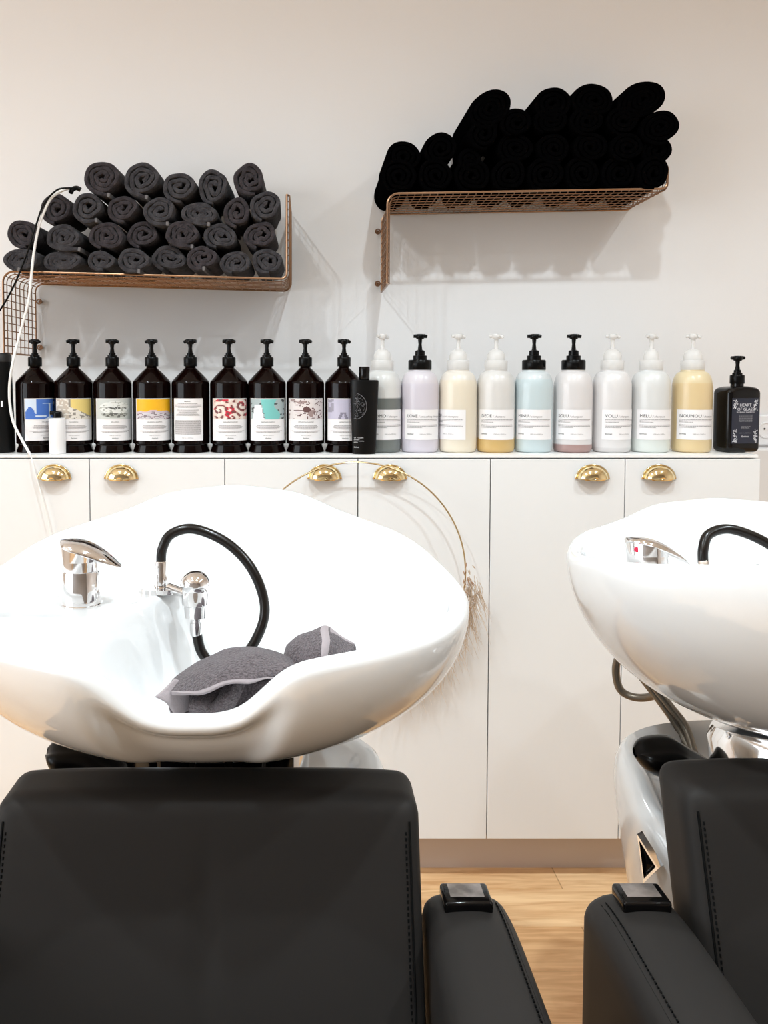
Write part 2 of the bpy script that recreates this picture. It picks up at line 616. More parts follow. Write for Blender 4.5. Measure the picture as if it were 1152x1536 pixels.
# ------------------------------------------------------------------ rolled towels
def towel_mesh(rx, rz, length, seed, flap=0.0, wob=1.0, flat=0.0, thick=0.0104, pitch=0.0122):
    rnd = random.Random(seed)
    R = max(rx, rz)
    r0 = 0.0055
    turns = (R - thick / 2 - r0) / pitch
    n = int(turns * 34)
    a0 = rnd.uniform(0, 2 * PI)
    aend = -PI / 2 + rnd.uniform(-0.5, 0.4)      # outer end at the underside
    ph = [rnd.uniform(0, 6.28) for _ in range(6)]
    pts = []
    for i in range(n + 1):
        t = i / n
        th = aend - (turns * 2 * PI) * (1 - t)
        r = r0 + pitch * turns * t
        w = (1 - t) * 0.22 + 0.035
        r *= 1 + wob * w * (0.5 * math.sin(2 * th + ph[0]) + 0.30 * math.sin(3 * th + ph[1] + t * 3) + 0.22 * math.sin(5 * th + ph[2] + 5 * t))
        px_ = r * math.cos(th) * rx / R
        pz_ = r * math.sin(th) * rz / R
        if flat:
            lay = flat * rz * (r / R) ** .9
            if pz_ < -lay:
                px_ *= 1 + .30 * (-lay - pz_) / rz
                pz_ = -lay - (-lay - pz_) * .12
        pts.append(Vector((px_, 0, pz_)))
    if flap:
        t_ = (pts[-1] - pts[-3]).normalized()
        p = pts[-1].copy()
        k = int(flap / 0.005)
        for i in range(k):
            p = p + t_ * 0.005
            t_ = (t_ + Vector((0, 0, -0.03 if t_.z > -.1 else 0.06))).normalized()
            pts.append(p.copy())
    g = MB()
    rows = []
    N = len(pts)
    for i, p in enumerate(pts):
        tg = (pts[min(i + 1, N - 1)] - pts[max(i - 1, 0)])
        tg.normalize()
        nr = Vector((-tg.z, 0, tg.x))
        h = thick / 2 * (0.55 + 0.45 * min(1, (N - 1 - i) / 5 + 0.2))
        jit = 0.0022 * noise.noise(Vector((i * 0.11, seed * 3.1, 0)))
        e = 0.0036
        sec = [(-h, e), (-h * .72, e * .28), (0, 0), (h * .72, e * .28), (h, e), (h, length - e), (h * .6, length), (-h * .6, length), (-h, length - e)]
        rows.append([p + nr * s + Vector((0, y + (jit if y < length / 2 else 0), 0)) for s, y in sec])
    g.grid(rows, close_u=True)
    g.add(rows[0], [list(range(9))])
    g.add(rows[-1], [list(range(9))[::-1]])
    return g, pts


ORD = ['first', 'second', 'third', 'fourth', 'fifth', 'sixth', 'seventh', 'eighth', 'ninth']
# (x, y) in the 2.504x crop whose corner is (0, 220), half width, half height, flap, roll yaw
rows_left = [
    ('top', [(385, 115, 74, 60, .022), (535, 120, 70, 63, .025), (675, 150, 64, 60, 0), (803, 148, 62, 65, 0), (938, 120, 66, 58, 0)]),
    ('second', [(212, 232, 64, 58, 0), (330, 226, 60, 60, .012), (462, 232, 62, 50, 0), (600, 240, 66, 52, .01), (752, 250, 74, 38, .026), (893, 246, 56, 58, 0), (1000, 222, 62, 58, 0)]),
    ('third', [(88, 326, 66, 52, 0), (240, 340, 72, 46, .026), (403, 336, 72, 50, 0), (538, 330, 60, 54, 0), (688, 326, 70, 46, .022), (830, 336, 64, 50, 0), (980, 332, 62, 54, 0)]),
    ('bottom', [(82, 424, 74, 38, .014), (237, 430, 76, 36, 0), (383, 428, 56, 40, 0), (505, 426, 62, 50, .012), (637, 420, 66, 50, 0), (760, 418, 60, 50, .008), (888, 436, 64, 42, 0), (1008, 430, 62, 50, 0)])]
ti = 0
for rname, lst in rows_left:
    for k, (x, y, hw, hh, flap) in enumerate(lst):
        u, v = x / 2.504, 220 + y / 2.504
        Y = 1.905 + random.uniform(-0.010, 0.006) - (0.012 if flap else 0)
        p = at(u, v, Y)
        s = Y / F / 2.504
        g, pts = towel_mesh(hw * s * 1.055, hh * s * 1.055, 2.075 - Y, 100 + ti, flap, wob=random.uniform(1.1, 2.2), flat=.86 if rname == 'bottom' else 0)
        pos = 'last on the right' if k == len(lst) - 1 else ORD[k] + ' from the left'
        extra = ''
        if (rname, k) == ('top', 3): extra = ' with frayed edge'
        if (rname, k) == ('bottom', 2): extra = ' with frayed threads'
        if (rname, k) == ('second', 4): extra = ' squashed flat'
        o = g.build('rolled_towel', M['charcoal'] if random.random() < .55 else M['charcoal2'])
        o.location = p
        tag(o, 'charcoal rolled towel%s, %s, %s row of left shelf' % (extra, pos, rname), 'towel', 'charcoal rolled towels on the left shelf')
        o.rotation_euler = (0, 0, random.uniform(-0.03, 0.03))
        if flap:
            # woven hem at the free end
            h = MB()
            a, b_ = pts[-1], pts[-2]
            tg = (a - b_).normalized(); nr = Vector((-tg.z, 0, tg.x))
            q = a - tg * 0.0045
            vs = []
            for w_ in (q, a + tg * 0.0012):
                for sx in (-1, 1):
                    for yy in (-0.0012, 2.10 - Y):
                        vs.append(w_ + nr * (0.0046 * sx) + Vector((0, yy, 0)))
            h.add(vs, [[0, 1, 3, 2], [4, 6, 7, 5], [0, 4, 5, 1], [2, 3, 7, 6], [0, 2, 6, 4], [1, 5, 7, 3]])
            h.build('hem', M['hem'], o, smooth=False)
        ti += 1

# black towels on the right shelf : (u, v, half width px, half height px, tilt)
rows_right = [
    ('bottom', [(600, 264, 29, 29, 0), (655, 263, 28, 28, 0), (710, 263, 29, 28, 0), (765, 262, 28, 28, 0), (820, 261, 29, 28, 0), (875, 260, 28, 28, 0), (930, 259, 28, 28, 0), (982, 259, 26, 28, 0)]),
    ('second', [(607, 235, 29, 25, 0), (662, 222, 28, 25, 0), (706, 238, 20, 19, 0), (775, 222, 29, 23, 0), (832, 222, 28, 23, 0), (888, 220, 28, 23, 0), (942, 220, 27, 23, 0), (988, 226, 25, 23, 0)]),
    ('third', [(727, 200, 25, 24, 0), (776, 183, 26, 22, 0), (828, 180, 27, 22, 0), (882, 180, 28, 22, 0), (936, 180, 27, 22, 0), (992, 190, 32, 26, 0.25)]),
    ('top', [(737, 162, 37, 26, 0.55), (832, 155, 30, 27, 0.2), (891, 150, 33, 26, -0.1), (964, 150, 39, 27, 0.35)])]
for rname, lst in rows_right:
    for k, (u, v, hw, hh, tl) in enumerate(lst):
        Y = 1.905 + random.uniform(-0.012, 0.004)
        p = at(u, v, Y)
        s = Y / F
        g, pts = towel_mesh(hw * s * 1.04, hh * s * 1.04, 2.105 - Y, 300 + ti, 0.0, wob=0.8, flat=.80 if rname == 'bottom' else 0)
        pos = 'last on the right' if k == len(lst) - 1 else ORD[k] + ' from the left'
        o = g.build('rolled_towel', M['jet'])
        o.location = p
        o.rotation_euler = (0, tl * -1, 0)
        tag(o, 'black rolled towel, %s in the %s row on the right shelf' % (pos, rname), 'towel', 'black rolled towels on the right shelf')
        ti += 1

# ------------------------------------------------------------------ bottles
def on_cyl(r, ang0, x, z, lift=0.0):
    """label plane x (arc length), z -> point on a cylinder facing -Y"""
    a = ang0 + x / r
    return Vector(((r + lift) * math.sin(a), -(r + lift) * math.cos(a), z))


def label_patch(r, ang0, hw, z0, z1, lift, nx=16, nz=1, mi=None, g=None):
    g = g or MB()
    for i in range(nx):
        for j in range(nz):
            q = []
            for (a, b_) in ((i, j), (i + 1, j), (i + 1, j + 1), (i, j + 1)):
                q.append(on_cyl(r, ang0, -hw + 2 * hw * a / nx, z0 + (z1 - z0) * b_ / nz, lift))
            g.add(q, [[0, 1, 2, 3]], mi(i / (nx - 1), j / max(1, nz - 1)) if mi else 0)
    return g


def put_text(g, s, size, x, z, r, ang0, lift, align='LEFT', mi=0, shear=0, maxw=None, squash=1.0):
    vs, fs = text_mesh(s, size, align, shear)
    g.add([on_cyl(r, ang0, x + p.x * squash, z + p.y, lift) for p in vs], fs, mi)


def dash_line(g, x0, x1, z, h, r, ang0, lift, rnd, mi=0):
    x = x0
    while x < x1:
        w = rnd.uniform(0.0012, 0.0042)
        e = min(x1, x + w)
        g.add([on_cyl(r, ang0, x, z, lift), on_cyl(r, ang0, e, z, lift), on_cyl(r, ang0, e, z + h, lift), on_cyl(r, ang0, x, z + h, lift)], [[0, 1, 2, 3]], mi)
        x = e + 0.0007


def pump(parent, m, z, r1, r2, r3, h1, h2, stem_top, head_w, droop=0.0, yaw=0.0, domed=False, lean=0.0):
    """collar, neck tier, stem and nozzle head"""
    g = MB()
    prof = [(r1 * .97, z), (r1, z + .001)]
    n = 30
    prof += [(r1, z + h1 - .002), (r1 * .94, z + h1)]
    g.lathe(prof, 40)
    cl = g.build('collar', m, parent)
    g = MB()
    if domed:
        g.lathe([(r2, z + h1), (r2 * 1.02, z + h1 + h2 * .4), (r2 * .85, z + h1 + h2 * .75), (r2 * .5, z + h1 + h2 * .97), (r3, z + h1 + h2)], 32)
    else:
        g.lathe([(r2, z + h1), (r2, z + h1 + h2 * .42), (r2 * .72, z + h1 + h2 * .46), (r2 * .70, z + h1 + h2 * .9), (r3, z + h1 + h2)], 32)
    g.build('pump_neck', m, parent)
    z2 = z + h1 + h2
    g = MB()
    g.lathe([(r3 * .95, z2 - .001), (r3 * .7, (z2 + stem_top) / 2), (r3 * .9, stem_top)], 16)
    g.build('stem', m, parent)
    g = MB()
    hh = 0.0105
    # nozzle head : rounded disc with a spout reaching sideways
    g.lathe([(head_w * .52, stem_top - .001), (head_w * .62, stem_top + .002), (head_w * .62, stem_top + hh * .75), (head_w * .5, stem_top + hh), (0, stem_top + hh + .0006)], 24)
    d = Vector((math.cos(yaw), math.sin(yaw), 0))
    z_ = stem_top + hh * .55
    g.tube([Vector((0, 0, z_)) - d * head_w * 0.95, Vector((0, 0, z_)) - d * head_w * .3, Vector((0, 0, z_)) + d * head_w * .6, Vector((0, 0, z_ - droop)) + d * head_w * 1.02], [.0042, .0050, .0050, .0038], 10)
    g.build('pump_head', m, parent)


def art_blue(u, v):
    if u < .26 and v > .38 + .25 * math.sin(u * 14): return 1
    if abs(u - .62) < .025 and v < .82: return 1
    if abs(v - .80) < .03 and .42 < u < .78: return 2
    if .25 < u < .52 and abs(v - .14) < .05: return 1
    if .5 < u < .75 and v < .10 and abs(u - .62) < .12 - v: return 1
    if .78 < u < .9 and .62 < v < .92 and abs((u - .84) * 2 + (v - .77)) < .14: return 1
    return 0


def art_yellow(u, v):
    n = noise.noise(Vector((u * 9, v * 9, 3)))
    if u < .38: return 1 if n < .12 else 2
    if abs(u - .36) < .07 and v > .6: return 3
    if v < .62 - (u - .42) * .9 and u < 1: return 2 if n > -.1 else 3
    return 0


def art_ship(u, v):
    n = noise.noise(Vector((u * 11, v * 16, 7)))
    e = ((u - .5) / .36) ** 2 + ((v - .25) / .18) ** 2
    if e < 1 and v < .32: return 2 if n > -.05 else 3
    if .25 < u < .8 and abs(v - .55) < .05 and n > -.05: return 3
    if ((u - .5) / .4) ** 2 + ((v - .58) / .32) ** 2 < 1: return 1 if n > -.2 else 2
    return 0


def art_orange(u, v):
    n = noise.noise(Vector((u * 8, v * 14, 2)))
    hill = .34 + .10 * math.sin(u * PI) + .03 * math.sin(u * 17)
    if v > hill: return 0
    if v > hill - .1: return 1
    return 2 if n > 0 else (3 if n > -.35 else 1)


def art_back(u, v):
    return 0


def art_swirl(u, v):
    n = 0
    for cx, cy, sg in ((.2, .45, 1), (.82, .7, -1), (.55, .1, 1)):
        dx, dy = (u - cx) * 1.6, v - cy
        rr = math.hypot(dx, dy)
        n += math.exp(-rr * 2.2) * math.sin(sg * math.atan2(dy, dx) * 1 + rr * 24)
    red = noise.noise(Vector((u * 3.2 + 4, v * 3.4, 9)))
    if n > .30: return 3
    if red > .18 and n > -.25: return 0
    if n < -.25: return 1
    return 2


def art_teal(u, v):
    n = noise.noise(Vector((u * 7, v * 7, 5)))
    if .36 < u + .12 * (v - .5) < .74 + .06 * math.sin(v * 7): return 0
    if abs(u - .22) < .13 - .1 * (v - .4) and v < .75: return 1
    if n > .28: return 3
    return 2


def art_brown(u, v):
    n1 = abs(noise.noise(Vector((u * 5.5, v * 4.5, 1))))
    n2 = noise.noise(Vector((u * 4, v * 4, 8)))
    if (u - .52) ** 2 * 2.0 + (v - .48) ** 2 < .022: return 0
    if n1 < .055 and n2 > -.22: return 0
    if n2 > .38: return 3
    return 1 if n2 < .1 else 2


def art_lilac(u, v):
    n = noise.noise(Vector((u * 9, v * 9, 4)))
    if abs(u - .45) < .06 + .22 * (0.35 - v) and v < .35 and abs(u - .45) > .2 * (0.3 - v): return 2
    if (u < .2 or u > .62) and v > .35 and n > -.2: return 1
    return 0


def pal(*cols):
    return [mat('label_ink', c, 0.5) for c in cols]


darks = [
    (54.7, 28, 41, art_blue, pal((.06, .16, .52), (.62, .70, .82), (.35, .48, .72), (.8, .8, .85)), 'WELL-BEING', 'a blue picture label of a weighing scale'),
    (112, -1, 41, art_yellow, pal((.78, .60, .20), (.52, .44, .36), (.74, .69, .62), (.28, .25, .22)), 'NOURISHING', 'a yellow and beige picture label'),
    (170, 6, 42, art_ship, pal((.58, .60, .57), (.74, .75, .72), (.40, .41, .37), (.12, .12, .11)), 'REPLUMPING', 'a pale grey-green picture label of a ship'),
    (228.6, 8, 41, art_orange, pal((.90, .46, .01), (.62, .50, .55), (.64, .60, .63), (.25, .2, .22)), 'NOURISHING SHAMPOO', 'an orange sky picture label'),
    (286.5, -10, 32, art_back, None, '', 'a narrow text-only white label'),
    (344, 4, 41, art_swirl, pal((.62, .02, .05), (.80, .72, .65), (.78, .60, .52), (.20, .06, .06)), 'ENERGIZING SHAMPOO', 'a red and cream swirl picture label'),
    (400.6, 4, 41, art_teal, pal((.20, .56, .53), (.82, .83, .87), (.40, .47, .48), (.07, .08, .08)), 'RENEWING SHAMPOO', 'a teal picture label'),
    (458, 2, 41, art_brown, pal((.13, .06, .06), (.76, .69, .68), (.70, .62, .62), (.35, .25, .24)), 'DETOXIFYING SHAMPOO', 'a brown blot picture label'),
    (515.7, 4, 41, art_lilac, pal((.53, .50, .62), (.33, .31, .38), (.25, .23, .30), (.6, .6, .7)), 'CALMING SHAMPOO', 'a lilac picture label, partly behind the slim black bottle')]

RB = 0.0450
dk_prof = [(0.0425, 0), (0.0445, 0.001), (0.0445, 0.003), (0.0400, 0.0165), (0.0405, 0.0185), (RB, 0.0215), (RB, 0.160), (0.0440, 0.166), (0.043, 0.1675)]
for k in range(1, 9):
    t = k / 8
    dk_prof.append((0.043 + (0.0125 - 0.043) * t + 0.0012 * math.sin(PI * t), 0.1675 + (0.199 - 0.1675) * t))
dk_prof += [(0.0118, 0.2035)]

for i, (u, ang, hw, art, pl, title, what) in enumerate(darks):
    p = at(u, 680, BY)
    t = thing('pump_bottle', 'dark amber pump bottle with %s' % what, 'bottle', (p.x, BY, TOPZ), 0, 'dark amber pump bottles on the countertop')
    g = MB(); g.lathe(dk_prof, 56)
    bd = g.build('body', M['dark_bottle'], t, sharp=50)
    a0 = math.radians(ang) - math.atan((u - PX) / F)
    hw *= .001
    hwl = hw * 1.17      # arc length half-width
    lb = label_patch(RB, a0, hwl, 0.029, 0.1275, 0.0004, 24).build('label', M['label'], t)
    rnd = random.Random(i)
    g = MB()
    lf = 0.0010
    if art is not art_back:
        a = 40
        pic = label_patch(RB, a0, hwl - .0022, 0.079, 0.1255, 0.0008, a, 26, art)
        pic.build('picture', pl, lb)
        put_text(g, title, 0.0022, 0, 0.0715, RB, a0, lf, 'CENTER', 1)
        for z, f_ in ((.0635, .55), (.0610, .62), (.0585, .58), (.0560, .45), (.0510, .75), (.0485, .60)):
            dash_line(g, -hwl * f_, hwl * f_, z, .0011, RB, a0, lf, rnd, 0)
        put_text(g, '1000 ml e 33.8 fl.oz.', 0.0022, 0, 0.0405, RB, a0, lf, 'CENTER', 0)
        put_text(g, 'davines', 0.0034, 0.0, 0.0335, RB, a0, lf, 'CENTER', 1)
    else:
        put_text(g, 'davines', 0.0034, 0, 0.1195, RB, a0, lf, 'CENTER', 1)
        for z in [.1150, .1120, .1090, .1060, .1000, .0975, .0950, .0925, .0900, .0875]:
            f_ = rnd.uniform(.55, .9)
            dash_line(g, -hwl * f_, hwl * f_, z, .0010, RB, a0, lf, rnd, 0)
        for z in [0.044 + .0024 * k for k in range(14)]:
            dash_line(g, -hwl * .86, hwl * .86, z, .0013, RB, a0, lf, rnd, 0)
        put_text(g, '1000 ml e 33.8 fl.oz.', 0.0024, 0, 0.0345, RB, a0, lf, 'CENTER', 0)
    g.build('print', [M['print'], M['ink']], lb, smooth=False)
    pump(t, M['black_plastic'], 0.2025, 0.0160, 0.0112, 0.0062, 0.0215, 0.0105, 0.256, 0.0155, yaw=random.uniform(-.5, .5) + (PI if i in (1, 3, 4) else 0), droop=.002)

essent = [
    # u, label angle, title, subtitle, empty, full, level, black pump?, description
    (573, 20, 'MOMO', 'shampoo', (.74, .73, .71), (.17, .185, .175), .128, False, 'dark grey-green liquid, partly behind the slim black bottle'),
    (629, 13, 'LOVE', 'smoothing shampoo', (.72, .67, .71), (.69, .64, .70), .162, True, 'lilac cream and a black pump'),
    (686, -37, 'DEDE', 'curl shampoo', (.80, .74, .66), (.83, .74, .60), .170, False, 'cream liquid, its label turned to the left'),
    (742.6, 7, 'DEDE', 'shampoo', (.73, .70, .67), (.66, .44, .17), .0335, False, 'a little amber liquid at the bottom'),
    (799, 4, 'MINU', 'shampoo', (.68, .72, .73), (.60, .69, .71), .172, True, 'pale blue cream and a black pump'),
    (858, 7, 'SOLU', 'shampoo', (.76, .72, .71), (.42, .27, .25), .0195, True, 'a little brown-pink liquid and a black pump'),
    (916, 34, 'VOLU', 'shampoo', (.78, .75, .74), (.68, .65, .64), .0120, False, 'almost nothing left inside'),
    (974, 22, 'MELU', 'shampoo', (.75, .745, .73), (.74, .77, .73), .0330, False, 'a little pale mint liquid'),
    (1036, 17, 'NOUNOU', 'shampoo', (.80, .66, .42), (.78, .60, .34), .163, False, 'golden yellow cream filling it')]
RE = 0.0445
es_prof = [(0.036, 0), (0.0405, .0015), (0.0435, .006), (RE, .012), (RE, .150)]
for k in range(1, 11):
    a = PI / 2 * k / 10
    es_prof.append((0.0265 + (RE - 0.0265) * math.cos(a), .150 + .040 * math.sin(a)))
es_prof += [(0.0262, 0.194)]
for i, (u, ang, title, subt, em, fu, lev, blk, what) in enumerate(essent):
    p = at(u, 680, BY)
    t = thing('pump_bottle', 'frosted white-label pump bottle with %s' % what, 'bottle', (p.x, BY, TOPZ), 0, 'frosted pump bottles on the countertop')
    g = MB(); g.lathe(es_prof, 56)
    g.build('body', liquid_mat('frosted_bottle', em, fu, lev), t, sharp=60)
    a0 = math.radians(ang) - math.atan((u - PX) / F)
    hwl = 0.0475
    lb = label_patch(RE, a0, hwl, 0.031, 0.101, 0.0004, 26).build('label', M['label'], t)
    g = MB()
    rnd = random.Random(50 + i)
    lf = .0008
    xl = -hwl + .0075
    put_text(g, title, 0.0074, xl, 0.0830, RE, a0, lf, 'LEFT', 1)
    wT = max(q.x for q in text_mesh(title, 0.0074, 'LEFT', 0)[0])
    put_text(g, '/ ' + subt, 0.0048, xl + wT + .002, 0.0830, RE, a0, lf, 'LEFT', 0, 0.3)
    xe = hwl - .006
    for z, e in ((.0775, xe), (.0745, xe - .004), (.0715, xl + .030), (.0650, xe - .003), (.0620, xe - .001), (.0590, xl + .036)):
        dash_line(g, xl, e, z, .0012, RE, a0, lf, rnd, 0)
    put_text(g, 'davines', 0.0038, xl, 0.0430, RE, a0, lf, 'LEFT', 1)
    put_text(g, '1000 ml e 33.8 fl.oz.', 0.0026, xl + .030, 0.0430, RE, a0, lf, 'LEFT', 0)
    g.build('print', [M['print'], M['ink']], lb, smooth=False)
    yw = random.uniform(-.5, .5)
    if blk:
        pump(t, M['black_plastic'], 0.194, 0.0275, 0.0165, 0.0058, 0.0235, 0.024, 0.268, 0.0165, yaw=yw, droop=.001)
    else:
        pump(t, M['clear'], 0.194, 0.0265, 0.0205 if i != 7 else .017, 0.0058, 0.0225, 0.026, 0.268, 0.0165, yaw=yw, droop=.004, domed=True)

# square black bottle at the right end
p = at(1101.5, 681, BY)
al = math.radians(8)
t = thing('pump_bottle', 'square glossy black pump bottle with a navy label, at the right end of the countertop', 'bottle', (p.x, BY - .004, TOPZ), al)
w_, d_, h_ = 0.086, 0.062, 0.150
g = MB()
g.rbox(w_, d_, h_, 0.012, (12, 12, 14), fn=lambda q: Vector((q.x * (1 + .02 * q.z / h_), q.y, q.z + h_ / 2 + (0.006 * (1 - (q.x / (w_ / 2)) ** 2) if q.z > h_ / 2 - .013 else 0))))
g.lathe([(0.0145, .148), (0.0140, .166)], 24)
g.build('body', M['black_gloss'], t)
g = MB()
g.box(-.034, .034, -d_ / 2 - .0006, -d_ / 2 - .0001, .022, .128)
lb = g.build('label', M['navy'], t, smooth=False)
g = MB()
yy = -d_ / 2 - .0011


def flat_text(s, size, x, z, mi, align='CENTER'):
    vs, fs = text_mesh(s, size, align, 0)
    g.add([Vector((x + q.x, yy, z + q.y)) for q in vs], fs, mi)


flat_text('HEART', .0068, 0, .1085, 0)
flat_text('OF GLASS', .0068, 0, .0990, 0)
flat_text('SILKENING SHAMPOO', .0032, 0, .0935, 0)
rnd = random.Random(5)
for z in (.088, .0855, .083, .0805, .078, .0755, .073, .061, .0585, .056):
    x = -.016 if z > .07 else -.010
    e = -x
    while x < e:
        w2 = rnd.uniform(.001, .004)
        g.add([(x, yy, z), (x + w2, yy, z), (x + w2, yy, z + .0012), (x, yy, z + .0012)], [[0, 1, 2, 3]], 1)
        x += w2 + .0008
flat_text('1000 ml e 33.8 fl.oz.', .0026, 0, .0455, 1)
flat_text('davines', .0048, 0, .0365, 0)
for sx in (-1, 1):
    for zc in (.119, .112, .105, .050, .042, .034, .028):
        for k in range(7):
            x = sx * (.030 - rnd.uniform(0, .0085)); z = zc + rnd.uniform(-.004, .004)
            a = rnd.uniform(0, PI)
            l_ = rnd.uniform(.0018, .0038)
            dx, dz = math.cos(a) * l_, math.sin(a) * l_
            nx, nz_ = -math.sin(a) * .0005, math.cos(a) * .0005
            g.add([(x - dx - nx, yy, z - dz - nz_), (x + dx - nx, yy, z + dz - nz_), (x + dx + nx, yy, z + dz + nz_), (x - dx + nx, yy, z - dz + nz_)], [[0, 1, 2, 3]], 0)
g.build('print', [M['white_print'], M['grey_print']], lb, smooth=False)
pump(t, M['black_plastic'], 0.1615, 0.0160, 0.0110, 0.0060, 0.0205, 0.0125, 0.2165, 0.0160, yaw=-al, droop=.0)

# slim black bottle
p = at(546, 682, 1.838)
t = thing('shampoo_bottle', 'slim matt black capped bottle with a round line emblem, in front of the grey one', 'bottle', (p.x, 1.838, TOPZ), 0)
g = MB()
zt = at(546, 570, 1.838).z - TOPZ
g.lathe([(.020, 0), (.0262, .001), (.0268, .004), (.0300, zt * .5), (.0332, zt - .004), (.0325, zt - .001), (.030, zt)], 48, sy=0.5)
g.build('body', mat('matt_black_bottle', (0.003, 0.0027, 0.0027), 0.36, spec=.2), t)
g = MB()
zc = at(546, 550, 1.838).z - TOPZ
g.lathe([(.0118, zt), (.0122, zt + .001), (.0126, zc - .002), (.0116, zc)], 32)
g.build('cap', M['black_gloss'], t)
g = MB()


def on_slim(x, z):
    r = .0268 + (.0332 - .0268) * min(1, z / zt)
    r += .0005
    x = max(-r * .985, min(r * .985, x))
    return Vector((x, -math.sqrt(max(0, r * r - x * x)) * .50 - .0003, z))


ec = (-.024, zt - .060)
ring = [on_slim(ec[0] + .030 * math.sin(a) * .95, ec[1] + .030 * math.cos(a)) for a in [PI * .08 + PI * .84 * k / 30 for k in range(31)]]
g.tube(ring, .00045, 4)
rnd = random.Random(11)
for k in range(60):
    a = rnd.uniform(.1, PI - .1); rr = rnd.uniform(.2, .93) * .030
    q = (ec[0] + rr * math.sin(a), ec[1] + rr * math.cos(a))
    b2 = rnd.uniform(0, PI); l_ = rnd.uniform(.001, .004)
    g.tube([on_slim(q[0] - l_ * math.cos(b2), q[1] - l_ * math.sin(b2)), on_slim(*q), on_slim(q[0] + l_ * math.cos(b2 + .6), q[1] + l_ * math.sin(b2 + .6))], .0003, 3)
em = g.build('emblem', M['grey_print'], t)
g = MB()
for s_, z, sz in (('OI - OLISIN', .037, .0030), ('shampoo', .033, .0024), ('absolute beautifying', .030, .0020), ('potion', .027, .0024), ('280 ml', .015, .0030)):
    vs, fs = text_mesh(s_, sz, 'LEFT', 0)
    g.add([on_slim(-.024 + q.x, z + q.y) for q in vs], fs)
g.build('print', M['white_print'], t, smooth=False)

# small white spray bottle
p = at(86.5, 681, 1.848)
t = thing('small_bottle', 'small white bottle with a black cap in front of the blue and yellow labels', 'bottle', (p.x, 1.848, TOPZ), 0)
g = MB(); g.lathe([(.017, 0), (.0188, .0012), (.0190, .079), (.0180, .0815), (.010, .083)], 36)
g.build('body', M['white_plastic'], t)
g = MB(); g.lathe([(.0095, .083), (.0098, .094), (.0085, .0965)], 24)
g.tube([(-.016, 0, .0945), (-.004, 0, .0945), (.0095, 0, .0925)], .0048, 10)
g.build('cap', M['black_plastic'], t)

# black canister cut by the left edge
p = at(-12, 681, 1.885)
t = thing('canister', 'tall matt black canister at the far left end of the bottles', 'canister', (p.x, 1.885, TOPZ), 0)
zc = at(0, 530, 1.885).z - TOPZ
g = MB()
g.lathe([(.050, 0), (.0535, .002), (.054, .012), (.048, zc - .020)], 48, sy=.8)
g.build('body', mat('matt_black_canister', (.003, .003, .003), .5, spec=.2), t)
g = MB(); g.lathe([(.0485, zc - .020), (.0485, zc - .005), (.045, zc), (0, zc)], 48, sy=.8)
g.build('lid', mat('dark_grey_lid', (.02, .019, .019), .4), t)
g = MB(); g.box(.0355, .040, -.0325, -.0315, .108, .122)
g.build('mark', M['white_print'], t, smooth=False)

# ------------------------------------------------------------------ cables
YC = 1.862
pts = [at(112, 283, 1.91), at(98, 284, 1.88), at(78, 296, YC), at(66, 318, YC), at(57, 345, YC), at(50, 385, YC), at(46, 425, YC), at(42, 455, YC), at(30, 500, YC), at(18, 550, 1.845), at(14, 590, 1.845), at(19, 630, 1.842), at(33, 660, 1.835), at(46, 684, 1.815), at(52, 706, 1.808), at(63, 745, 1.806), at(76, 800, 1.806), at(84, 860, 1.806)]
g = MB(); g.tube(spline(pts, 8), [.0032] * (8 * 13) + [.0016] * (8 * 4 + 1), 8)
o = g.build('power_cable', M['cable_white'])
tag(o, 'thin white cable looping from the left shelf towels down over the counter edge', 'cable')
pts = [at(116, 283, 1.905), at(100, 282, 1.87), at(84, 286, 1.856), at(66, 306, 1.856), at(55, 335, 1.856), at(45, 368, 1.856), at(33, 400, 1.856), at(20, 430, 1.856), at(2, 462, 1.856), at(-40, 520, 1.86)]
g = MB(); g.tube(spline(pts, 8), .0021, 8)
g2 = MB(); g2.tube(spline([at(121, 285, 1.90), at(115, 282, 1.897), at(109, 284, 1.89), at(106, 289, 1.885)], 4), .0055, 10)
o = g.build('power_cable', M['black_plastic'])
g2.build('connector', M['black_plastic'], o)
tag(o, 'thin black cable running from the left shelf towels to the left edge', 'cable')

# ------------------------------------------------------------------ hoop with dried grass
c = at(533, 858, 1.775)
rad = 167 * 1.775 / F
t = thing('hoop_wreath', 'thin gold hoop with dried pampas grass hanging on the cabinet handles', 'wreath', c)
g = MB(); g.tube([(rad * math.cos(a), .004 * math.sin(2 * a), rad * math.sin(a)) for a in [2 * PI * k / 120 for k in range(120)]], .0019, 8, closed=True)
g.build('hoop', M['gold'], t)
g = MB()
rnd = random.Random(3)
for k in range(520):
    a = math.radians(rnd.uniform(-72, -2))
    base = Vector((rad * math.cos(a), 0, rad * math.sin(a)))
    ta = -PI / 2 + rnd.uniform(-.55, .45) + (a + 0.6) * 0.35
    ln = rnd.uniform(.025, .085)
    d = Vector((math.cos(ta), rnd.uniform(-.25, .12), math.sin(ta))).normalized()
    dr = Vector((rnd.uniform(-.015, .015), 0, -rnd.uniform(.0, .02)))
    p0 = base * 1.06 + Vector((rnd.uniform(-.014, .018), rnd.uniform(-.01, .01), rnd.uniform(-.01, .01)))
    w = rnd.uniform(.0004, .0009)
    g.tube([p0, p0 + d * ln * .5, p0 + d * ln + dr], [w, w * .9, w * .2], 3, mi=0)
